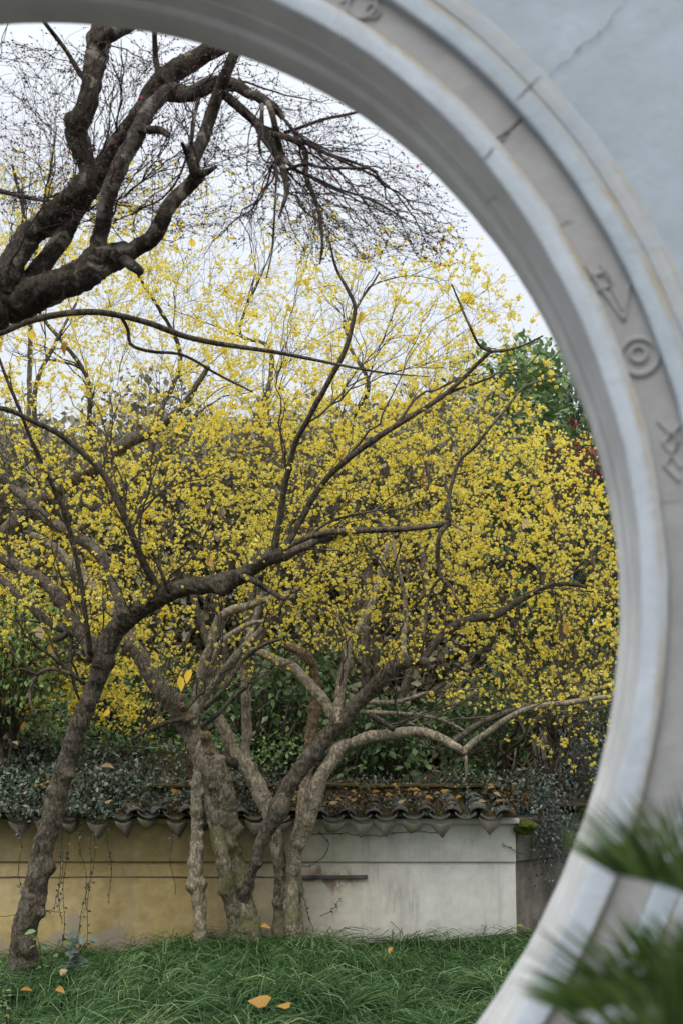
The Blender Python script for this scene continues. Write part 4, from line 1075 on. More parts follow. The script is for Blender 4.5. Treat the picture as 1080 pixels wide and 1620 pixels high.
def dens_c(x, y):
    return np.clip(0.55 + (x - 560) / 400, 0.35, 1) * np.clip((1150 - y) / 110, 0.15, 1)
add_blossoms(tC, [2, 3], 4200, 0.021, 140, dens_c)

# --- more wintersweets behind the wall
def auto_bush(name, label, px, py, Y, stems, regions, n1, n2, n3, nb, group=YG, mat='bark_brown', tw='twig', size=0.021, dens=None, single1=0, blossoms=True, lean=0.0):
    base = at(px, py, Y)
    t = Tree(name, label, 'tree', tuple(base), group)
    for k, (ex, ey, r_) in enumerate(stems):
        e = at(ex, ey, Y + RNG.uniform(-0.6, 0.6)); b0 = base + np.array([RNG.uniform(-.12, .12), RNG.uniform(-.1, .1), -0.3])
        mid = b0 * 0.55 + e * 0.45 + np.array([RNG.uniform(-.25, .25), RNG.uniform(-.2, .2), 0.25])
        q_ = b0 * 0.8 + mid * 0.2 + np.array([0, 0, 0.1])
        hgt_ = abs(e[2] - b0[2]) * 0.03
        t.limb3(np.array([b0, q_, mid * 0.8 + q_ * 0.2 + RNG.normal(0, hgt_, 3), mid * 0.75 + e * 0.25 + RNG.normal(0, hgt_, 3), mid * 0.45 + e * 0.55 + RNG.normal(0, hgt_, 3), mid * 0.2 + e * 0.8 + RNG.normal(0, hgt_, 3), e]), np.array([1.0, 0.85, 0.7, 0.6, 0.48, 0.34, 0.2]) * r_, 'trunk' if k == 0 else 'branch', mat, 9, sk_from=0.4)
    t.grow(regions, n1, 0.9, 1.6, 0.009, 1, K=9, up=0.2, jit=0.05)
    t.grow(regions, n2, 0.45, 0.8, 0.0045, 2, K=9, up=0.1, jit=0.06, sub=800)
    t.grow(regions, n3, 0.25, 0.45, 0.0028, 3, K=9, up=0.08, jit=0.06, sub=1200)
    t.emit(1, tw, 5, single=single1); t.emit(2, tw, 3); t.emit(3, tw, 3)
    if blossoms: add_blossoms(t, [2, 3], nb, size, 0, dens)
    return t
RL = [([(-100, 470), (120, 420), (330, 470), (450, 560), (460, 780), (400, 960), (280, 1010), (100, 980), (-100, 1010)], 12.4, 14.4, 1.0),
      ([(-40, 980), (190, 960), (330, 1050), (240, 1170), (60, 1140), (-40, 1120)], 12.2, 13.4, 0.55),
      ([(-40, 230), (250, 300), (330, 470), (120, 420), (-60, 470)], 12.4, 14.4, 0.42), ([(-60, 840), (220, 840), (240, 1000), (-60, 1010)], 12.2, 13.2, 0.3)]
tL = auto_bush('wintersweet_tree', 'yellow blossoming tree behind the ivied wall at the left with a thick grey bough', -150, 1150, 13.2, [(-20, 560, 0.07), (120, 480, 0.05), (330, 640, 0.05), (60, 1000, 0.04), (200, 1040, 0.03)], RL, 210, 850, 1700, 9000, dens=dens_sky)
tL.limb([(-150, 960, 19), (-60, 900, 15), (0, 850, 13), (50, 806, 12.5), (115, 760, 12.5), (165, 731, 11.5), (200, 702, 10.5), (240, 684, 8), (290, 640, 6), (330, 580, 4)], [13.2, 13.0, 12.6], 'branch', 'bark_brown', 12, label='thick grey bough slanting up to the right')
RM = [([(260, 450), (520, 420), (720, 470), (800, 600), (780, 980), (620, 1060), (400, 1010), (330, 800)], 12.6, 14.8, 1.0)]
tM = auto_bush('wintersweet_tree', 'yellow blossoming tree behind the wall between the mossy trunk and low bough', 590, 1190, 13.4, [(560, 700, 0.06), (420, 620, 0.05), (700, 640, 0.05), (640, 900, 0.04)], RM, 150, 650, 1400, 6600, tw='twig_pale', dens=lambda x, y: np.clip((y - 400) / 110, 0.2, 1) * np.clip((1080 - y) / 160, 0.1, 1))
RR = [([(700, 700), (840, 660), (940, 680), (1060, 740), (1080, 1080), (980, 1120), (850, 1110), (760, 1080), (690, 900)], 11.9, 14.2, 1.0),
      ([(800, 1090), (970, 1100), (960, 1250), (900, 1230), (780, 1180)], 11.4, 12.2, 0.035)]
tR = auto_bush('wintersweet_tree', 'densest yellow blossoming bush, at the right beside the round gate opening', 880, 1240, 12.9, [(860, 800, 0.05), (960, 840, 0.05), (760, 900, 0.04), (1020, 1000, 0.04), (900, 1050, 0.03)], RR, 160, 520, 1200, 4400, tw='twig_pale', dens=lambda x, y: np.clip((y - 640) / 60, 0.15, 1))

# yellow leaves still hanging among the flowers
for (lx, ly, sz, mt_) in ((362, 452, .10, 'yellow_leaf'), (388, 468, .10, 'yellow_leaf'), (303, 376, .08, 'yellow_leaf'), (52, 520, .10, 'yellow_leaf'), (108, 540, .11, 'ochre_leaf'), (353, 800, .10, 'tan_leaf'), (60, 990, .11, 'tan_leaf'), (285, 1068, .12, 'yellow_leaf'), (303, 1058, .12, 'yellow_leaf'), (150, 1010, .10, 'tan_leaf')):
    hang_leaf(tA, lx, ly, 9.9 if lx > 200 else 10.3, sz, mt_)
for (lx, ly, sz, mt_) in ((846, 770, .09, 'tan_leaf'), (800, 795, .08, 'ochre_leaf'), (872, 795, .10, 'yellow_leaf'), (832, 820, .09, 'tan_leaf'), (895, 985, .10, 'ochre_leaf'), (540, 708, .11, 'ochre_leaf'), (670, 750, .11, 'ochre_leaf'), (680, 765, .1, 'yellow_leaf'), (572, 492, .1, 'yellow_leaf')):
    hang_leaf(tC, lx, ly, 10.3, sz, mt_)
for (lx, ly, sz, mt_) in ((40, 1140, .10, 'ochre_leaf'), (172, 1120, .09, 'yellow_leaf'), (328, 880, .12, 'ochre_leaf'), (340, 870, .1, 'yellow_leaf'), (245, 1030, .1, 'yellow_leaf'), (80, 1018, .1, 'ochre_leaf')):
    hang_leaf(tL, lx, ly, 12.3, sz, mt_)

# --- the old plum: dark limbs coming in from the left, close behind the gate
YP = 6.3
tP = Tree('plum_tree', 'old plum tree with thick dark bare limbs reaching in at the upper left', 'tree', tuple(at(-420, 1560, 6.6)))
tP.limb([(-430, 1640, 75), (-420, 1480, 62), (-395, 1250, 56), (-350, 1000, 52), (-280, 800, 48), (-190, 640, 44), (-100, 540, 38), (-40, 505, 34), (0, 488, 31)], [6.6, 6.5, 6.3], 'trunk', 'bark_plum', 18, 0.12, sk_from=0.98)
tP.limb([(-12, 492, 31), (20, 482, 30), (55, 468, 28), (95, 452, 27), (135, 433, 26), (165, 416, 24), (190, 405, 20), (202, 396, 15)], [6.3, 6.25], 'branch', 'bark_plum', 18, 0.15, ((150, 410, 20), (75, 470, 14), (195, 405, 16)))
tP.limb([(196, 402, 14), (218, 388, 14), (246, 370, 14), (262, 338, 13), (280, 315, 12.5), (298, 295, 12), (314, 276, 12)], [6.25, 6.1], 'branch', 'bark_plum', 13, 0.1, ((262, 345, 9),))
tP.limb([(195, 412, 9), (210, 422, 9.5), (224, 431, 7.5)], [6.2, 6.1], 'stub', 'bark_plum', 9, add=False)
tP.limb([(313, 280, 11), (305, 258, 11), (318, 225, 11), (333, 185, 10.5), (347, 145, 10), (360, 112, 9.5), (374, 82, 9), (395, 40, 8)], [6.1, 6.0], 'branch', 'bark_plum', 12, 0.1)
tP.limb([(305, 265, 7), (297, 245, 5.5), (289, 226, 3)], [6.1, 6.0], 'stub', 'bark_plum', 8, add=False)
tP.limb([(316, 276, 7), (330, 270, 5), (343, 263, 2.5)], [6.1, 6.0], 'stub', 'bark_plum', 8, add=False)
tP.limb([(-40, 500, 25), (0, 452, 24), (20, 408, 22), (52, 365, 21), (92, 332, 20), (122, 308, 19), (140, 285, 17)], [6.35, 6.3, 6.2], 'branch', 'bark_plum', 16, 0.13, ((143, 328, 10),))
tP.limb([(140, 290, 16), (136, 258, 15.5), (126, 220, 18), (124, 200, 19), (132, 182, 17), (144, 140, 17), (152, 100, 18), (158, 60, 21), (162, 30, 20), (165, -40, 18)], [6.2, 6.1], 'branch', 'bark_plum', 16, 0.13, ((112, 188, 12), (150, 60, 14)))
tP.limb([(160, 62, 13), (180, 52, 12), (205, 38, 11), (240, 10, 10)], [6.1, 6.0], 'branch', 'bark_plum', 11, 0.1)
tP.limb([(20, 478, 15), (50, 440, 16), (78, 405, 16), (100, 370, 15.5), (118, 335, 15), (150, 285, 16), (172, 244, 16), (200, 210, 16.5), (222, 178, 16.5), (240, 145, 17), (270, 118, 18), (300, 98, 17), (325, 82, 16), (352, 70, 13), (380, 40, 10)], [6.35, 6.5, 6.5, 6.4], 'branch', 'bark_plum', 15, 0.12, ((242, 140, 12),))
tP.limb([(140, 425, 13), (152, 400, 14), (163, 362, 14), (170, 322, 14), (190, 268, 14), (214, 222, 14), (230, 186, 13.5), (248, 158, 13), (268, 144, 12.5), (295, 148, 11), (322, 138, 10)], [6.25, 6.15, 6.15, 6.25], 'branch', 'bark_plum_pale', 14, 0.1, ((222, 212, 9),), label='paler lichen-spotted limb')
tP.limb([(222, 205, 7), (240, 206, 7), (252, 206, 6.5), (266, 213, 5.5)], [6.1, 6.0], 'stub', 'bark_plum', 8, add=False)
tP.limb([(268, 152, 11), (295, 150, 12), (322, 138, 13), (348, 131, 13), (372, 134, 11), (395, 148, 8.5), (420, 160, 7.5), (436, 172, 6.5), (447, 186, 5)], [6.4, 6.2, 6.0], 'branch', 'bark_plum', 12, 0.11, ((350, 130, 8),))
tP.limb([(357, 152, 8), (378, 170, 8), (396, 187, 8), (412, 203, 8), (428, 222, 8), (441, 245, 7), (450, 278, 5.5), (453, 305, 4), (446, 328, 3), (441, 345, 1.5)], [6.1, 5.9], 'branch', 'bark_plum', 10, 0.12, ((428, 220, 6),))
tP.limb([(424, 162, 5.5), (433, 185, 5.5), (440, 220, 5.5), (447, 250, 4.6), (450, 282, 3.4)], [6.0, 5.95], 'branch', 'bark_plum', 8)
tP.limb([(432, 213, 6), (455, 218, 5.5), (475, 228, 5), (484, 245, 4.6), (485, 278, 4), (498, 312, 3.6), (507, 345, 3.2), (510, 385, 2.4), (506, 418, 1.4)], [5.95, 5.8], 'branch', 'bark_plum', 8)
tP.limb([(450, 210, 3.4), (475, 202, 3.2), (510, 190, 3), (540, 183, 2.8), (572, 175, 2.4), (640, 150, 2)], [6.0, 6.1], 'branch', 'bark_plum', 6)
tP.limb([(455, 216, 3.4), (482, 226, 3.2), (513, 241, 3), (557, 256, 2.6), (597, 272, 1.6)], [5.95, 5.9], 'branch', 'bark_plum', 6)
tP.limb([(455, 268, 3.2), (484, 259, 3.2), (512, 266, 3), (546, 266, 2.6), (582, 266, 2)], [5.9, 5.8], 'branch', 'bark_plum', 6)
tP.limb([(445, 250, 3.4), (470, 270, 3), (500, 283, 2.8), (536, 299, 2.4), (590, 318, 2), (630, 340, 1.5)], [5.9, 5.8], 'branch', 'bark_plum', 6)
tP.limb([(415, 165, 4), (413, 200, 3.6), (410, 225, 3), (412, 243, 2)], [6.0, 5.95], 'branch', 'bark_plum', 6)
tP.limb([(436, 250, 2.4), (437, 290, 2.2), (434, 345, 2), (430, 400, 1.8), (422, 440, 1.2)], [5.95, 5.9], 'branch', 'bark_plum', 6)
tP.limb([(315, 155, 4), (308, 185, 3.6), (304, 215, 3.4), (300, 245, 3)], [6.25, 6.15], 'branch', 'bark_plum', 6)
tP.limb([(256, 128, 6), (248, 100, 5.5), (246, 75, 5), (244, 40, 4.5)], [6.35, 6.3], 'branch', 'bark_plum', 7)
tP.limb([(150, 140, 5), (128, 118, 4.5), (105, 80, 4), (75, 40, 3.6), (50, 10, 3)], [6.1, 6.0], 'branch', 'bark_plum', 7)
tP.limb([(0, 302, 4.5), (40, 312, 4), (75, 318, 3.4), (95, 320, 2.4)], [6.5, 6.4], 'branch', 'bark_plum', 7)
tP.limb([(-60, 536, 7), (0, 525, 6.6), (50, 507, 6.2), (110, 495, 5.8), (170, 495, 5.4), (228, 509, 5), (300, 534, 4.6), (375, 548, 4.2), (450, 560, 3.4), (540, 578, 2.4), (610, 590, 1.6), (680, 596, 0.8)], [6.6, 7.4, 8.0], 'branch', 'bark_brown', 8, label='long thin arching branch')
tP.limb([(190, 497, 3.6), (203, 520, 3.2), (208, 545, 3), (240, 556, 2.8), (290, 562, 2.4), (340, 590, 2), (400, 620, 1.4)], [7.2, 7.6], 'branch', 'bark_dark', 6)
RP = [([(-60, 60), (160, 30), (360, 60), (520, 140), (660, 240), (745, 340), (740, 420), (600, 420), (420, 400), (240, 390), (-60, 330)], 5.6, 7.6, 1.0),
      ([(420, 200), (600, 210), (740, 330), (760, 420), (620, 450), (450, 430)], 5.6, 7.2, 0.12)]
tP.grow(RP, 140, 0.55, 0.95, 0.0055, 1, K=11, up=0.12, jit=0.05, sub=400)
tP.grow(RP, 620, 0.32, 0.6, 0.0032, 2, K=9, up=0.1, jit=0.05, sub=900)
tP.grow(RP, 1300, 0.2, 0.4, 0.0021, 3, K=9, up=0.06, jit=0.05, sub=1300)
tP.emit(1, 'twig_plum', 5, single=40); tP.emit(2, 'twig_plum', 4); tP.emit(3, 'twig_plum', 3)
OV = np.array([(0, 0, 0), (0.4, 0, .5), (0, .4, .5), (-.4, 0, .5), (0, -.4, .5), (0, 0, 1.15)]); OF = np.array([(0, 2, 1), (0, 3, 2), (0, 4, 3), (0, 1, 4), (1, 2, 5), (2, 3, 5), (3, 4, 5), (4, 1, 5)])
p, d = tP.points([2, 3], 9000)
ax = nrm(d + RNG.normal(0, 0.7, d.shape)); V, Fc, t = scatter(p, ax, RNG.uniform(0.006, 0.013, len(p)), OV, OF, None, RNG.random(len(p)))
part('buds', V, Fc, M['pink_bud'], tP.root, tint=t, kind='stuff')
ME_PINK = mesh_from('pink_blossom', BV, BF, M['pink_petal'])
p, d = tP.points([2, 3], 300); px, py = topx(p)
k = (py > 60) & (px > 0) & (px < 720); p = p[k][:20]
Rm = rot_frames(RNG.normal(size=p.shape))
for i in range(len(p)):
    o = link('pink_blossom', ME_PINK, tP.root)
    o.matrix_local = Matrix.Translation(Vector(p[i] - np.array(tP.root.location))) @ Matrix(Rm[i].tolist()).to_4x4() @ Matrix.Scale(random.uniform(0.012, 0.02), 4)

# thin bare twigs of trees farther off, seen against the sky
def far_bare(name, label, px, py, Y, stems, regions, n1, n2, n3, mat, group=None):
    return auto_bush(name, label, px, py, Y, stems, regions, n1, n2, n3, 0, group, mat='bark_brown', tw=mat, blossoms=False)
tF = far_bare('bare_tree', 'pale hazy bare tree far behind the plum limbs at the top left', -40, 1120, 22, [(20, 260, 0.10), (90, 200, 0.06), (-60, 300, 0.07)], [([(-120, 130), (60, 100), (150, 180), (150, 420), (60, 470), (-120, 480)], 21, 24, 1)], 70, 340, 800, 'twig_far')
tG = far_bare('bare_tree', 'thin bare grey tree rising behind the yellow blossom in the middle', 380, 1150, 15.5, [(420, 420, 0.05), (220, 380, 0.05), (600, 430, 0.05), (60, 420, 0.05)], [([(-40, 200), (150, 180), (300, 260), (520, 330), (720, 430), (830, 540), (760, 620), (300, 620), (-40, 560)], 14.6, 16.5, 1)], 150, 600, 1100, 'twig')
print('trees done')
# ------------------------------------------------------------------ evergreens beyond the wall
def evergreen(name, label, px, py, Y, limbs_px, regions, nleaf, lsize, mat, clump=0.28, group=None, per=26, droop=0.3, tdist=None, fine=False, cat='tree'):
    base = at(px, py, Y); t = Tree(name, label, cat, tuple(base), group)
    for k, (ex, ey, r_) in enumerate(limbs_px):
        e = at(ex, ey, Y + RNG.uniform(-0.5, 0.5)); b0 = base + np.array([0, 0, -0.4])
        m1 = b0 * 0.6 + e * 0.4 + np.array([RNG.uniform(-.2, .2), RNG.uniform(-.2, .2), 0.2])
        t.limb3(np.array([b0, b0 * 0.75 + m1 * 0.25, m1, e]), np.array([1, 0.9, 0.65, 0.2]) * r_, 'trunk' if k == 0 else 'branch', 'bark_dark', 8, sk_from=0.3)
    t.grow(regions, 60, 0.9, 1.6, 0.012, 1, K=9, up=0.15)
    t.grow(regions, 160, 0.5, 0.9, 0.006, 2, K=9, up=0.1, sub=800)
    t.emit(1, 'twig', 4); t.emit(2, 'twig', 3)
    w = np.array([r_[3] for r_ in regions]); w = w / w.sum(); out = []
    for r_, a in zip(regions, w):
        nc = max(3, int(nleaf * a / per)); C = sample_poly(r_[0], r_[1], r_[2], nc)
        out.append(C)
    C = np.concatenate(out); nc = len(C)
    cr = clump * RNG.uniform(0.55, 1.3, nc)
    i = RNG.integers(0, nc, nleaf)
    dv = nrm(RNG.normal(size=(nleaf, 3)) * np.array([1, 1, 0.8]) + np.array([0, 0, 0.25]))
    p = C[i] + dv * (cr[i] * RNG.uniform(0.45, 1.0, nleaf) ** 0.6)[:, None]
    dirs = nrm(dv * 0.6 + RNG.normal(0, 0.55, (nleaf, 3)) + np.array([0, 0, -droop]))
    nn = nrm(dv * 0.5 + RNG.normal(0, 0.4, (nleaf, 3)) + np.array([0, -0.1, 0.8]))
    tone = RNG.random(nc)
    tv = np.clip(0.55 * RNG.random(nleaf) + 0.45 * tone[i], 0, 1)
    V, Fc, tt = leaves(p, dirs, nn, lsize * RNG.uniform(0.65, 1.25, nleaf), tv, fine)
    part('crown', V, Fc, M[mat], t.root, tint=tt, kind='stuff')
    return t
GB = 'dull evergreen trees closing the view behind the yellow blossom'
LB = ['dull green tree at the far left, glimpsed behind the blossom', 'dull green tree glimpsed behind the long crooked bough', 'dull green tree glimpsed behind the middle of the blossom', 'dull green tree glimpsed behind the blossom right of the middle']
for k, (x0, x1, yt) in enumerate(((-220, 160, 690), (90, 380, 660), (310, 600, 690), (540, 830, 650))):
    reg = [([(x0, yt + 60), ((x0 + x1) / 2, yt - 30), (x1, yt + 50), (x1 + 20, 1225), (x0 - 20, 1225)], 16.5, 19.0, 1)]
    evergreen('evergreen_tree', LB[k], (x0 + x1) / 2, 1170, 18, [((x0 + x1) / 2, yt + 40, 0.12), (x0 + 60, yt + 160, 0.07), (x1 - 60, yt + 160, 0.07)], reg, 21000, 0.115, 'leaf_dull', 0.5, GB)
n = 30000; x = RNG.uniform(-9, 10, n); y = RNG.uniform(24, 27, n); top = zat(655, 25) + 0.5 * snoise(np.stack([x, 0 * x, 0 * x], -1), 0.5, 3, 2)
p = np.stack([x, y, RNG.uniform(-0.8, 1, n) ** 1 * 0 + (-0.8 + (top + 0.8) * RNG.random(n) ** 0.8)], -1)
V, Fc, tt = leaves(p, nrm(RNG.normal(size=(n, 3))), nrm(RNG.normal(0, 0.6, (n, 3)) + np.array([0, -0.5, 0.6])), 0.30 * RNG.uniform(0.6, 1.3, n), RNG.random(n))
o = link('distant_wood', mesh_from('distant_wood', V, Fc, M['leaf_dull'], tt)); tag(o, 'far-off dull green wood closing the gaps behind all the trees', 'wood', None, 'stuff')
evergreen('evergreen_tree', 'bright yellow-green tree above the blossom, left of the bluish tree near the opening', 800, 1150, 21, [(800, 600, 0.14), (850, 640, 0.08), (750, 660, 0.08)],
          [([(720, 640), (770, 575), (840, 555), (880, 600), (880, 800), (700, 800)], 20, 22, 1)], 5200, 0.15, 'leaf_light', 0.45)
evergreen('evergreen_tree', 'dark bluish-green tree rising beside the moon gate above the red bush', 930, 1150, 23, [(900, 600, 0.15), (960, 620, 0.1), (860, 680, 0.08)],
          [([(840, 640), (855, 580), (890, 560), (960, 590), (1060, 660), (1060, 860), (840, 860)], 22, 24, 1)], 5200, 0.14, 'leaf_blue', 0.4)
evergreen('red_bush', 'red-leaved bush beside the moon gate below the bluish tree', 930, 1180, 15.6, [(880, 700, 0.05), (930, 680, 0.04), (860, 780, 0.03)],
          [([(860, 680), (895, 645), (940, 650), (950, 760), (860, 790)], 15.2, 16.2, 1.0)], 330, 0.055, 'leaf_red', 0.13, per=16, cat='bush')
evergreen('evergreen_bush', 'dark green bush between the red leaves and the yellow blossom at the right', 900, 1200, 16.6, [(880, 760, 0.05), (960, 800, 0.05), (820, 820, 0.04)],
          [([(780, 700), (900, 660), (1100, 720), (1120, 1200), (760, 1200)], 16.2, 17.6, 1)], 11000, 0.12, 'leaf_camellia', 0.4, cat='bush')
evergreen('camellia_bush', 'dark glossy-leaved bush above the wall behind the arching low bough', 590, 1235, 12.5, [(590, 1150, 0.03), (560, 1120, 0.02), (630, 1160, 0.02)],
          [([(505, 1150), (560, 1110), (640, 1120), (680, 1170), (650, 1220), (530, 1235)], 12.2, 12.9, 1)], 1500, 0.075, 'leaf_camellia', 0.13, per=14, droop=0.6, fine=True, cat='bush')
evergreen('camellia_bush', 'deep green bush behind the dead stem, between the crossing stems', 430, 1215, 13.3, [(430, 1100, 0.04), (390, 1080, 0.03), (500, 1090, 0.03)],
          [([(350, 1080), (420, 1030), (540, 1050), (560, 1180), (480, 1215), (350, 1200)], 13.0, 14.2, 1)], 2800, 0.085, 'leaf_camellia', 0.2, per=18, droop=0.5, cat='bush')
evergreen('camellia_bush', 'deep green bush behind the ends of the arching low bough', 790, 1230, 13.6, [(790, 1120, 0.04), (740, 1130, 0.03), (880, 1120, 0.03)],
          [([(660, 1130), (760, 1080), (980, 1060), (1000, 1260), (700, 1240)], 13.3, 14.6, 1)], 3600, 0.075, 'leaf_camellia', 0.2, per=18, droop=0.5, cat='bush')
evergreen('evergreen_bush', 'fresh green long-leaved bush at the left edge above the ivy', 10, 1170, 12.4, [(10, 1020, 0.03), (-40, 980, 0.03), (60, 1010, 0.02)],
          [([(-80, 960), (20, 930), (80, 960), (95, 1080), (40, 1140), (-80, 1150)], 12.0, 12.8, 1)], 2600, 0.058, 'leaf_light', 0.2, per=14, droop=0.7, fine=True, cat='bush')
evergreen('evergreen_bush', 'dark green bush low behind the blossom, left of the mossy trunk', 210, 1190, 14.2, [(180, 1100, 0.03), (240, 1090, 0.03), (130, 1090, 0.03)],
          [([(90, 1110), (200, 1050), (330, 1070), (350, 1180), (100, 1190)], 13.8, 15.0, 1)], 2800, 0.09, 'leaf_camellia', 0.22, per=18, cat='bush')

# ------------------------------------------------------------------ ivy over coping and bank
def ivy_points(n, px0, px1, sfun, thick):
    """points on the coping (s 0..1), the ridge (1..1.3) and the bank (1.3..2.3)"""
    s_ = sfun(n); Yg = np.interp(s_, [0, 1, 1.3, 2.3], [EY - 0.05, yr, yr + 0.12, yr + 1.25])
    x = (RNG.uniform(px0, px1, n) - 540) / F * Yg
    z = np.interp(s_, [0, 1, 1.3], [EZ + 0.03, zr + 0.02, zr + 0.12])
    zb = bank_z(x, Yg); z = np.where(s_ > 1.3, np.maximum(zb, zr - 0.02 + 0 * z) + 0.03, z)
    p = np.stack([x, Yg, z], -1)
    lump = 0.5 + 0.5 * snoise(p, 3.0, 2, 5)
    nv = nrm(np.array([0, -0.75, 0.65]))
    cl = snoise(p, 7.0, 2, 1)
    return p + nv * (np.clip(RNG.random(n) ** 1.2 * (0.5 + lump) + 0.35 * cl, 0, 2) * thick)[:, None] + RNG.normal(0, 0.018, (n, 3)), lump
def ivy(label, batches, name='ivy'):
    Ps, Tv, Sz = [], [], []
    for (n, a, b_, sf, th, sz) in batches:
        p, lump = ivy_points(n, a, b_, sf, th); Ps.append(p)
        Tv.append(np.clip(RNG.random(n) ** 1.3, 0, 1)); Sz.append(sz * RNG.uniform(0.55, 1.25, n))
    p = np.concatenate(Ps); n = len(p)
    dirs = nrm(RNG.normal(0, 0.7, (n, 3)) + np.array([0, -0.35, -0.6])); nn = nrm(RNG.normal(0, 0.7, (n, 3)) + np.array([0, -0.6, 0.7]))
    V, Fc, t = leaves(p, dirs, nn, np.concatenate(Sz), np.concatenate(Tv))
    V[:, 2] = np.where(np.zeros(len(V), bool), 0, V[:, 2])
    o = link(name, mesh_from(name, V, Fc, M['leaf_ivy'], t)); tag(o, label, 'ivy', None, 'stuff'); return o
hi = lambda n: 0.55 + 1.75 * RNG.random(n) ** 0.8
lo = lambda n: RNG.random(n) * 0.9
ivy('dense small-leaved dark ivy blanketing the coping and bank at the left', [(5200, -60, 250, hi, 0.18, 0.05), (2100, -60, 190, lambda n: -0.12 + RNG.random(n), 0.10, 0.046), (1500, 160, 480, lambda n: 0.3 + 0.7 * RNG.random(n), 0.06, 0.042), (1500, 250, 480, lambda n: 1.0 + 1.3 * RNG.random(n), 0.12, 0.044), (260, 200, 420, lo, 0.04, 0.036)])
ivy('thinner ivy trailing over the mossy ridge at the right end of the coping', [(800, 560, 850, lambda n: 1.05 + 0.9 * RNG.random(n), 0.12, 0.042), (850, 690, 870, lambda n: 0.95 + 1.25 * RNG.random(n), 0.22, 0.044), (900, 480, 840, lambda n: 0.1 + 0.9 * RNG.random(n), 0.05, 0.036), (600, 440, 640, lambda n: 1.15 + 1.1 * RNG.random(n), 0.08, 0.042)])

n = 1500; pxs = RNG.uniform(-30, 480, n); Yl = YW + RNG.uniform(1.0, 1.9, n); p = at(pxs, 1186 - 42 * np.clip((250 - pxs) / 250, 0, 1) + RNG.normal(0, 14, n), Yl)
V, Fc, tt = leaves(p, nrm(RNG.normal(0, 0.7, (n, 3)) + np.array([0, -0.3, 0.1])), nrm(RNG.normal(0, 0.6, (n, 3)) + np.array([0, -0.5, 0.7])), 0.05 * RNG.uniform(0.6, 1.3, n), RNG.random(n))
o = link('ground_cover', mesh_from('ground_cover', V, Fc, M['leaf_light'], tt)); tag(o, 'fresh green leafy growth along the top of the ivied bank', 'ground cover', None, 'stuff')

# creeper hanging over the return wall at the right
def hanging_mass(name, label, poly, Y0, Y1, n, sz, mat, strands, cat='creeper'):
    base = at(np.mean([q_[0] for q_ in poly]), max(q_[1] for q_ in poly), (Y0 + Y1) / 2)
    t = thing(name, label, cat, tuple(base))
    Cc_ = sample_poly(poly, Y0, Y1, strands)
    P, Rd = [], []
    for c in Cc_:
        L_ = RNG.uniform(0.15, 0.5); k = np.linspace(0, 1, 9)
        pts = c + np.stack([0.05 * np.sin(k * 5 + RNG.uniform(0, 6)) + k * RNG.uniform(-.1, .1), -0.05 * k, 0.2 - L_ * k], -1)
        P.append(pts); Rd.append(np.linspace(0.004, 0.0015, 9))
    V, q = tubes(np.array(P), np.array(Rd), 4)
    part('stems', V, q, M['twig'], t, kind='stuff')
    P = np.array(P); i = RNG.integers(0, len(P), n); j = RNG.integers(0, 9, n)
    p = P[i, j] + RNG.normal(0, 0.05, (n, 3))
    dirs = nrm(RNG.normal(0, 0.7, (n, 3)) + np.array([0, -0.3, -0.5])); nn = nrm(RNG.normal(0, 0.5, (n, 3)) + np.array([-0.2, -0.8, 0.5]))
    V, Fc, tt = leaves(p, dirs, nn, sz * RNG.uniform(0.6, 1.2, n), RNG.random(n))
    part('leaves', V, Fc, M[mat], t, tint=tt, kind='stuff')
    return t
hanging_mass('creeper', 'grey-green small-leaved creeper spilling over the shaded corner beside the gate', [(815, 1290), (850, 1262), (905, 1268), (900, 1330), (865, 1350), (835, 1325)], 11.5, 12.0, 1500, 0.036, 'leaf_fig', 60)
hanging_mass('creeper', 'grey-green creeper climbing among dry stems beside the gate, above the spilling one', [(880, 1120), (960, 1100), (965, 1180), (940, 1270), (895, 1240)], 12.2, 12.8, 1300, 0.038, 'leaf_fig', 70)
dv_ = thing('dry_vine', 'tangle of dry brown vine stems at the dark corner right of the wall', 'vine', tuple(at(880, 1400, 12.6)))
for k in range(26):
    x0 = RNG.uniform(815, 960); y0 = RNG.uniform(1120, 1200); n = 6
    pts = [(x0 + RNG.normal(0, 12) * i * 0.7 + RNG.uniform(-4, 4) * i, y0 + i * RNG.uniform(22, 40)) for i in range(n)]
    P = np.array([at(a, b_, 12.5 + RNG.uniform(-.25, .25)) for a, b_ in pts])
    C = catmull(P, 26); V, q = tubes(C[None], np.linspace(0.011, 0.005, 26)[None] * RNG.uniform(0.5, 1.3), 5)
    part('stem', V, q, M['twig_pale'] if k % 3 == 0 else M['twig'], dv_, smooth=True)
# grey rock behind
import bmesh as _b
bm = _b.new(); _b.ops.create_icosphere(bm, subdivisions=4, radius=1.0); bm.verts.index_update()
RV = np.array([v.co[:] for v in bm.verts]); RF = np.array([[v.index for v in f.verts] for f in bm.faces]); bm.free()
def rock(label, px, py, Y, sx, sy, sz):
    c = at(px, py, Y); V = RV * (1 + 0.28 * snoise(RV, 1.2, 3, 1)[:, None]) + 0.05 * snoise(RV, 5, 2, 2)[:, None] * RV
    o = link('rock', mesh_from('rock', V * np.array([sx, sy, sz]), RF, M['rock'], smooth=True), loc=Vector(c)); tag(o, label, 'rock')
rock('grey garden rock showing through dry vines beside the moon gate', 885, 1195, 13.1, 0.22, 0.2, 0.24)

# moss on the coping's right end
Vm = RV * (1 + 0.35 * snoise(RV, 1.5, 3, 3)[:, None] + 0.08 * snoise(RV, 9, 2, 1)[:, None]) * np.array([0.085, 0.09, 0.055]) + at(832, 1308, YW - 0.08)
o = link('moss_clump', mesh_from('moss_clump', Vm, RF, M['moss'], smooth=True)); tag(o, 'yellow-green moss clump on the corner end of the tiled coping', 'moss')

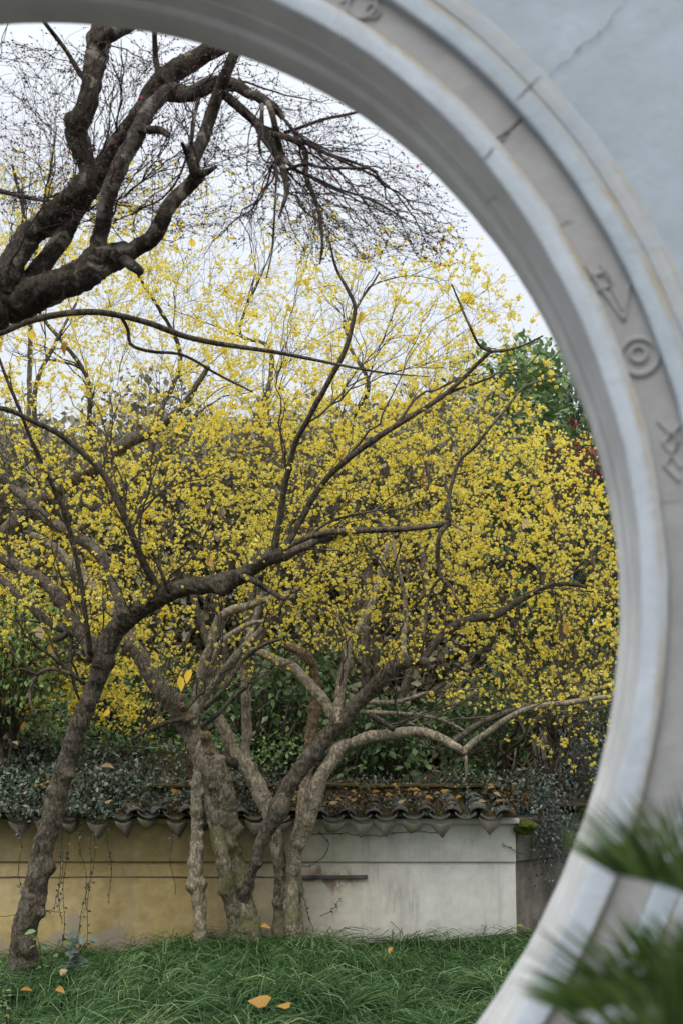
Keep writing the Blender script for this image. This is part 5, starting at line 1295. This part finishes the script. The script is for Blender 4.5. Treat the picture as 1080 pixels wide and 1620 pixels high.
# hanging strands of ivy in front of the wall
HS = [(92, 1285, 1462, 6), (103, 1290, 1440, -14), (107, 1300, 1500, -10), (128, 1300, 1440, 12), (148, 1290, 1480, -22), (150, 1300, 1500, -16), (30, 1295, 1420, 5), (172, 1285, 1430, 4), (270, 1300, 1415, 6), (62, 1300, 1380, -4)]
LBV = ['thin ivy strand hanging nearest the leaning trunk on its right', 'second ivy strand right of the leaning trunk, slanting left', 'longest ivy strand right of the leaning trunk, reaching the grass', 'short ivy strand in the middle of the strands right of the leaning trunk', 'ivy strand swinging left near the outer end of the hanging strands', 'outermost long ivy strand of those right of the leaning trunk', 'ivy strand left of the leaning trunk', 'lone ivy strand hanging clear to the right of the others', 'bare hooked strand hanging left of the knobbly pale stem', 'short strand hanging just above the leaning trunk']
for (hx, y0, y1, dx), lb in zip(HS, LBV):
    n = 26; k = np.linspace(0, 1, n)
    yy = YW - 0.26 + 0.06 * k
    pxs = hx + dx * k ** 1.5 + 3 * np.sin(k * 9 + hx); P = at(pxs, y0 + (y1 - y0) * k, yy)
    t = thing('ivy_strand', lb, 'vine', tuple(P[-1]), 'ivy strands hanging in front of the ochre wall')
    V, q = tubes(P[None], np.full((1, n), 0.0022), 4); part('stem', V, q, M['twig'], t)
    m = int(30 * (y1 - y0) / 180) if hx != 270 else 4
    i = RNG.integers(0, n, m); p = P[i] + RNG.normal(0, 0.006, (m, 3))
    V, Fc, tt = leaves(p, nrm(RNG.normal(0, 0.6, (m, 3)) + np.array([0, -0.3, -0.5])), nrm(RNG.normal(0, 0.5, (m, 3)) + np.array([0, -0.9, 0.3])), 0.032 * RNG.uniform(0.5, 1.2, m), RNG.random(m))
    part('leaves', V, Fc, M['leaf_ivy'], t, tint=tt, kind='stuff')
# bare runner stems clinging to the wall on the right of the stems
cv = thing('creeper_runner', 'thin bare creeper runners with few leaves clinging under the eave right of the stems', 'vine', tuple(at(500, 1440, YW - 0.04)))
for pts in ([(468, 1312), (500, 1320), (540, 1318), (590, 1322), (640, 1316), (700, 1318)], [(505, 1315), (520, 1340), (500, 1365), (470, 1372)], [(540, 1420), (525, 1440), (505, 1450)], [(475, 1395), (480, 1420), (490, 1455), (496, 1470)], [(0, 1450), (30, 1446), (60, 1440), (100, 1444)], [(795, 1335), (812, 1345), (826, 1352)]):
    P = at(np.array(pts, float)[:, 0], np.array(pts, float)[:, 1], YW - 0.034); C = catmull(P, 24) + RNG.normal(0, 0.004, (24, 3)) * np.array([1, 0.2, 1])
    V, q = tubes(C[None], np.full((1, 24), 0.0025), 4); part('stem', V, q, M['twig'], cv)
    m = 7; p = C[RNG.integers(0, 24, m)] + np.array([0, -0.008, 0])
    V, Fc, tt = leaves(p, nrm(RNG.normal(0, 1, (m, 3))), nrm(RNG.normal(0, 0.4, (m, 3)) + np.array([0, -1, 0])), 0.026 * RNG.uniform(0.5, 1.2, m), RNG.random(m))
    part('leaves', V, Fc, M['leaf_ivy'], cv, tint=tt, kind='stuff')

# ------------------------------------------------------------------ lily-turf
cand = np.stack([RNG.uniform(-0.29, 0.20, 9000), RNG.uniform(6.6, YW - 0.20, 9000)], 1); cand[:, 0] *= cand[:, 1]
pick = []
for c_ in cand:                                        # crowns a hand's breadth apart
    if not pick or np.min(np.hypot(*(np.array(pick) - c_).T)) > 0.27: pick.append(c_)
    if len(pick) >= 430: break
tx, ty = np.array(pick).T; NT = len(tx)
tuft_h = RNG.uniform(0.7, 1.25, NT) * (1 + 0.3 * snoise(np.stack([tx, ty, 0 * tx], -1), 2.0, 2, 1))
flow = np.arctan2(snoise(np.stack([tx, ty, 0 * tx], -1), 0.55, 2, 2), snoise(np.stack([tx, ty, 0 * tx + 3], -1), 0.55, 2, 4))
tone = 0.5 + 0.5 * snoise(np.stack([tx, ty, 0 * tx], -1), 1.6, 2, 6)
NBL = 400
def blades(tx, ty, th, flow, tone, nb, wid=0.0026, spread=1.0, tv=None, lean=0.55):
    n = len(tx) * nb; i = np.repeat(np.arange(len(tx)), nb)
    a = flow[i] + np.where(RNG.random(n) < 0.62, RNG.normal(0, 0.55, n), RNG.uniform(-math.pi, math.pi, n))
    d = np.stack([np.cos(a), np.sin(a), 0 * a], -1)
    L_ = 0.44 * th[i] * RNG.uniform(0.6, 1.2, n); fan = RNG.uniform(0.15, 1.0, n) ** 0.8
    base = np.stack([tx[i], ty[i], 0 * a], -1) + d * RNG.uniform(0, 0.05, n)[:, None] + RNG.normal(0, 0.05, (n, 3)) * np.array([1, 1, 0])
    base[:, 2] = gz(base[:, 0], base[:, 1]) - 0.02
    s_ = np.array([0, 0.3, 0.55, 0.78, 1.0])
    el0 = R(80) - fan * R(42)                          # starts upright, arches over
    P = [base]; el = el0
    for j in range(1, 5):
        st = (s_[j] - s_[j - 1]) * L_
        el = el - R(36) * (0.5 + 0.7 * fan) * (0.5 + 0.42 * j) * 0.78 - R(5) * RNG.random(n)
        P.append(P[-1] + st[:, None] * (d * np.cos(el)[:, None] + np.array([0, 0, 1]) * np.sin(el)[:, None]))
    P = np.stack(P, 1)
    floor = gz(P[:, :, 0], P[:, :, 1]) + 0.012 + 0.02 * RNG.random(n)[:, None]
    P[:, :, 2] = np.maximum(P[:, :, 2], floor)
    side = np.stack([-np.sin(a), np.cos(a), 0 * a], -1)
    roll = RNG.normal(0, 0.5, n); side = side * np.cos(roll)[:, None] + np.array([0, 0, 1]) * np.sin(roll)[:, None]
    w = wid * RNG.uniform(0.7, 1.3, n)[:, None] * np.array([0.8, 1.0, 0.9, 0.65, 0.1])
    A_ = P + side[:, None] * w[..., None]; B_ = P - side[:, None] * w[..., None]
    V = np.stack([A_, B_], 2).reshape(-1, 3)
    o = (np.arange(n) * 10)[:, None, None]
    q = np.array([[0, 1, 3, 2], [2, 3, 5, 4], [4, 5, 7, 6], [6, 7, 9, 8]])[None] + o
    if tv is None:
        tb = np.clip(0.75 * RNG.random(n) ** 1.6 + 0.30 * tone[i] - 0.02, 0, 0.92); tb = np.where(RNG.random(n) < 0.004, 0.99, tb)
    else: tb = np.full(n, tv) - 0.12 * RNG.random(n)
    return V, q.reshape(-1, 4), np.repeat(tb, 10)
V, q, t = blades(tx, ty, tuft_h, flow, tone, NBL)
o = link('lily_turf', mesh_from('lily_turf', V, q, M['grass'], t)); tag(o, 'thick drooping dark green lily-turf filling the bed in front of the wall', 'grass', None, 'stuff')
# straw-coloured dying tuft
p = at(np.array([182., 196, 210, 226, 240, 170]), np.array([1590., 1586, 1582, 1588, 1590, 1594]), np.array([8.3, 8.4, 8.35, 8.3, 8.4, 8.3]))
V, q, t = blades(p[:, 0], p[:, 1], np.full(6, 1.25), np.full(6, 0.4), np.ones(6), 34, tv=1.0)
o = link('grass_tuft', mesh_from('grass_tuft', V, q, M['grass'], t)); tag(o, 'straw-coloured dying tuft in the green lily-turf at the lower left', 'grass tuft')

# seedling with pale leaves and small stems by the leaning trunk
def small_plant(label, px, py, Y, h, n, mat, lsz):
    b0 = at(px, py, Y); b0[2] = gz(b0[0], b0[1]); t = thing('seedling', label, 'plant', tuple(b0))
    for k in range(n):
        a = RNG.uniform(0, 6.28); e = b0 + np.array([0.13 * math.cos(a), 0.13 * math.sin(a), h * RNG.uniform(0.75, 1.1)])
        C = catmull(np.array([b0, b0 * 0.5 + e * 0.5 + np.array([0, 0, 0.06]), e]), 9)
        V, qd = tubes(C[None], np.linspace(0.003, 0.0015, 9)[None], 4); part('stem', V, qd, M['twig'], t)
        m = 9; i = RNG.integers(3, 9, m); p = C[i]; a2 = RNG.uniform(0, 6.28, m)
        dirs = nrm(np.stack([np.cos(a2), np.sin(a2), RNG.uniform(-.3, .3, m)], -1)); V, Fc, tt = leaves(p, dirs, nrm(RNG.normal(0, 0.3, (m, 3)) + np.array([0, -0.5, 0.8])), lsz * RNG.uniform(0.7, 1.2, m), 0.4 + 0.6 * RNG.random(m), True)
        part('leaves', V, Fc, M[mat], t, tint=tt, kind='stuff')
small_plant('pale grey-leaved seedling in the turf right of the leaning trunk', 112, 1545, 10.2, 0.42, 4, 'leaf_fig', 0.085)
small_plant('small green seedling in the turf at the foot of the leaning trunk', 70, 1545, 10.1, 0.40, 3, 'leaf_camellia', 0.08)
small_plant('small bright green weed at the lower left corner of the turf', 20, 1620, 8.2, 0.40, 4, 'leaf_light', 0.03)

# ------------------------------------------------------------------ fallen leaves
def fallen(px, py, Y, z_up, size, mat, label, group=None, tilt=0.5):
    me = random.choice(ME_LEAF[mat]); o = link('fallen_leaf', me)
    p = at(px, py, Y); a = random.uniform(0, 6.28)
    d = nrm(np.array([math.cos(a), 0.4 * math.sin(a), random.uniform(-.35, .2)])); nn = nrm(np.array([random.uniform(-tilt, tilt), -0.7, 0.8]))
    o.matrix_world = Matrix.Translation(Vector(p)) @ Matrix(leaf_frames(d[None], nn[None])[0].tolist()).to_4x4() @ Matrix.Scale(size, 4)
    tag(o, label, 'leaf', group); return o
fallen(430, 1578, 7.75, 0, 0.125, 'ochre_leaf', 'large curled ochre leaf on the turf at the bottom, left one of the pair')
fallen(460, 1585, 7.75, 0, 0.085, 'ochre_leaf', 'smaller curled ochre leaf on the turf at the bottom, right one of the pair')
fallen(104, 1572, 8.6, 0, 0.10, 'ochre_leaf', 'orange leaf standing in the turf left of the straw-coloured tuft')
fallen(52, 1568, 8.6, 0, 0.07, 'ochre_leaf', 'orange leaf low in the turf at the far left')
fallen(95, 1533, 10.0, 0, 0.09, 'tan_leaf', 'tan leaf on the turf just right of the leaning trunk')
fallen(622, 1500, 10.4, 0, 0.07, 'ochre_leaf', 'small orange leaf on the turf below the dirty streaks on the wall')
fallen(412, 1466, 11.0, 0, 0.08, 'ochre_leaf', 'orange leaf at the foot of the mossy trunk')
fallen(817, 1464, 11.2, 0, 0.05, 'ochre_leaf', 'small orange leaf at the foot of the wall corner')
fallen(182, 1216, 12.0, 0, 0.12, 'tan_leaf', 'large pale tan leaf lying on the ivy at the left')
fallen(28, 1172, 12.2, 0, 0.09, 'tan_leaf', 'small pinkish tan leaf on the ivy at the far left')
GL = 'fallen yellow leaves lodged on the tiled coping'
for k in range(64):
    px = random.choice((random.uniform(460, 700), random.uniform(0, 300), random.uniform(480, 830))); s_ = random.uniform(0.05, 1.0)
    Yl = EY + s_ * (yr - EY) - 0.06; zz = EZ + 0.10 + s_ * (zr - EZ); x = (px - 540) / F * Yl
    qx, qy = topx(np.array([x, Yl, zz]))
    fallen(float(qx), float(qy), Yl, 0, random.uniform(0.035, 0.075), random.choice(('ochre_leaf', 'ochre_leaf', 'tan_leaf')), 'fallen yellow or tan leaf lodged among the grey tiles of the wall coping', GL)

# brown leaf litter caught on the coping, too fine to count
n = 7500; s_ = RNG.uniform(-0.02, 1.35, n); Yl = np.interp(s_, [0, 1, 1.35], [EY, yr, yr + 0.2]); x = (RNG.uniform(-40, 835, n) - 540) / F * Yl
p = np.stack([x, Yl, np.interp(s_, [0, 1, 1.05, 1.35], [EZ + 0.045, zr + 0.03, zr + 0.09, zr + 0.095]) + RNG.uniform(0, 0.03, n)], -1)
keep = snoise(p, 4.0, 2, 2) > -0.15; p = p[keep]; n = len(p)
V, Fc, tt = leaves(p, nrm(RNG.normal(0, 1, (n, 3)) * np.array([1, 0.6, 0.4])), nrm(RNG.normal(0, 0.5, (n, 3)) + np.array([0, -0.5, 0.9])), 0.034 * RNG.uniform(0.5, 1.3, n), RNG.random(n))
o = link('leaf_litter', mesh_from('leaf_litter', V, Fc, M['litter'], tt)); tag(o, 'brown leaf litter caught among the tiles of the coping', 'leaf litter', None, 'stuff')

# ------------------------------------------------------------------ sago palm at the near right
sp = thing('sago_palm', 'dark green sago palm with stiff feathery fronds in front of the gate, lower right', 'palm', (0.62, 1.5, 0.0))
c0 = at(1290, 1700, 1.5)
tr = np.array([[0.62, 1.5, -0.02], [0.61, 1.5, 0.3], [c0[0], 1.5, c0[2] - 0.08]])
V, Fc = limb_mesh(tr, np.array([0.10, 0.095, 0.085]), 14, 0.2, seed=2); part('trunk', V, Fc, M['bark_dark'], sp, smooth=True)
LL = np.linspace(0, 1, 5)
def leaflet_mesh():
    w = np.array([0.7, 1.0, 0.95, 0.7, 0.06]) * 0.0023
    z = -0.08 * LL ** 2
    V = np.concatenate([np.stack([w, LL, z - 0.001], -1), np.stack([0 * w, LL, z + 0.0006], -1), np.stack([-w, LL, z - 0.001], -1)])
    q = []
    for a, b_ in ((0, 5), (5, 10)):
        for i in range(4): q.append([a + i, b_ + i, b_ + i + 1, a + i + 1])
    return V, np.array(q)
lv, lq = leaflet_mesh()
ME_LL = [mesh_from('leaflet', lv, lq, M['palm'], np.full(15, v)) for v in (0.1, 0.3, 0.5, 0.8)]
def frond(pts, Ys, n, ll, lift=0.8, back=0.35):
    pts = np.array(pts, float); P = at(pts[:, 0], pts[:, 1], np.interp(np.linspace(0, 1, len(pts)), np.linspace(0, 1, len(Ys)), Ys))
    C = catmull(P, 60); T = nrm(np.gradient(C, axis=0))
    V, q = tubes(C[None], np.linspace(0.0055, 0.0016, 60)[None], 6)
    fr = part('frond', V, q, M['palm'], sp, tint=np.full(len(V), 0.6), smooth=True)
    up = np.array([0, 0, 1.0])
    for s_ in np.linspace(0.10, 0.995, n):
        i = min(59, int(s_ * 59)); t = T[i]; u = nrm(up - t * (up @ t)); sd_ = np.cross(t, u)
        env = min(1.0, 0.45 + 2.2 * (1 - s_)) * min(1.0, 0.5 + 2 * s_)
        for sg in (-1, 1):
            d = nrm(t * (0.42 + 0.65 * s_ ** 2) + sg * sd_ * back + u * lift * (1 - 0.45 * s_ ** 3) + RNG.normal(0, 0.035, 3))
            nn = nrm(np.array([0, -1.0, 0.25]) + sg * sd_ * 0.3 + RNG.normal(0, 0.25, 3))
            o = link('leaflet', random.choice(ME_LL), fr)
            Rm = leaf_frames(d[None], nn[None])[0]
            o.matrix_local = Matrix.Translation(Vector(C[i] - np.array(sp.location))) @ Matrix(Rm.tolist()).to_4x4() @ Matrix.Diagonal((1, ll * env * random.uniform(0.85, 1.1), 0.1, 1))
cx_, cy_ = 1290, 1690
frond([(cx_, cy_), (1255, 1560), (1180, 1455), (1095, 1414), (1035, 1395), (965, 1380)], [1.5, 1.45, 1.38], 46, 0.125, 0.72)
frond([(cx_, cy_), (1215, 1640), (1130, 1610), (1060, 1592), (975, 1590), (895, 1602)], [1.5, 1.38, 1.28], 52, 0.115, 0.68)
frond([(cx_, cy_), (1230, 1690), (1130, 1670), (1060, 1660), (990, 1665), (925, 1682)], [1.5, 1.32, 1.2], 48, 0.11, 0.68)
frond([(cx_, cy_), (1240, 1620), (1170, 1575), (1100, 1562), (1040, 1566)], [1.5, 1.5, 1.46], 40, 0.095, 0.8)
for n_ in ('garden_wall', 'return_wall', 'moon_gate'):
    bpy.data.objects[n_]['kind'] = 'thing'
print('done', sum(len(o.data.polygons) for o in bpy.data.objects if o.type == 'MESH'))
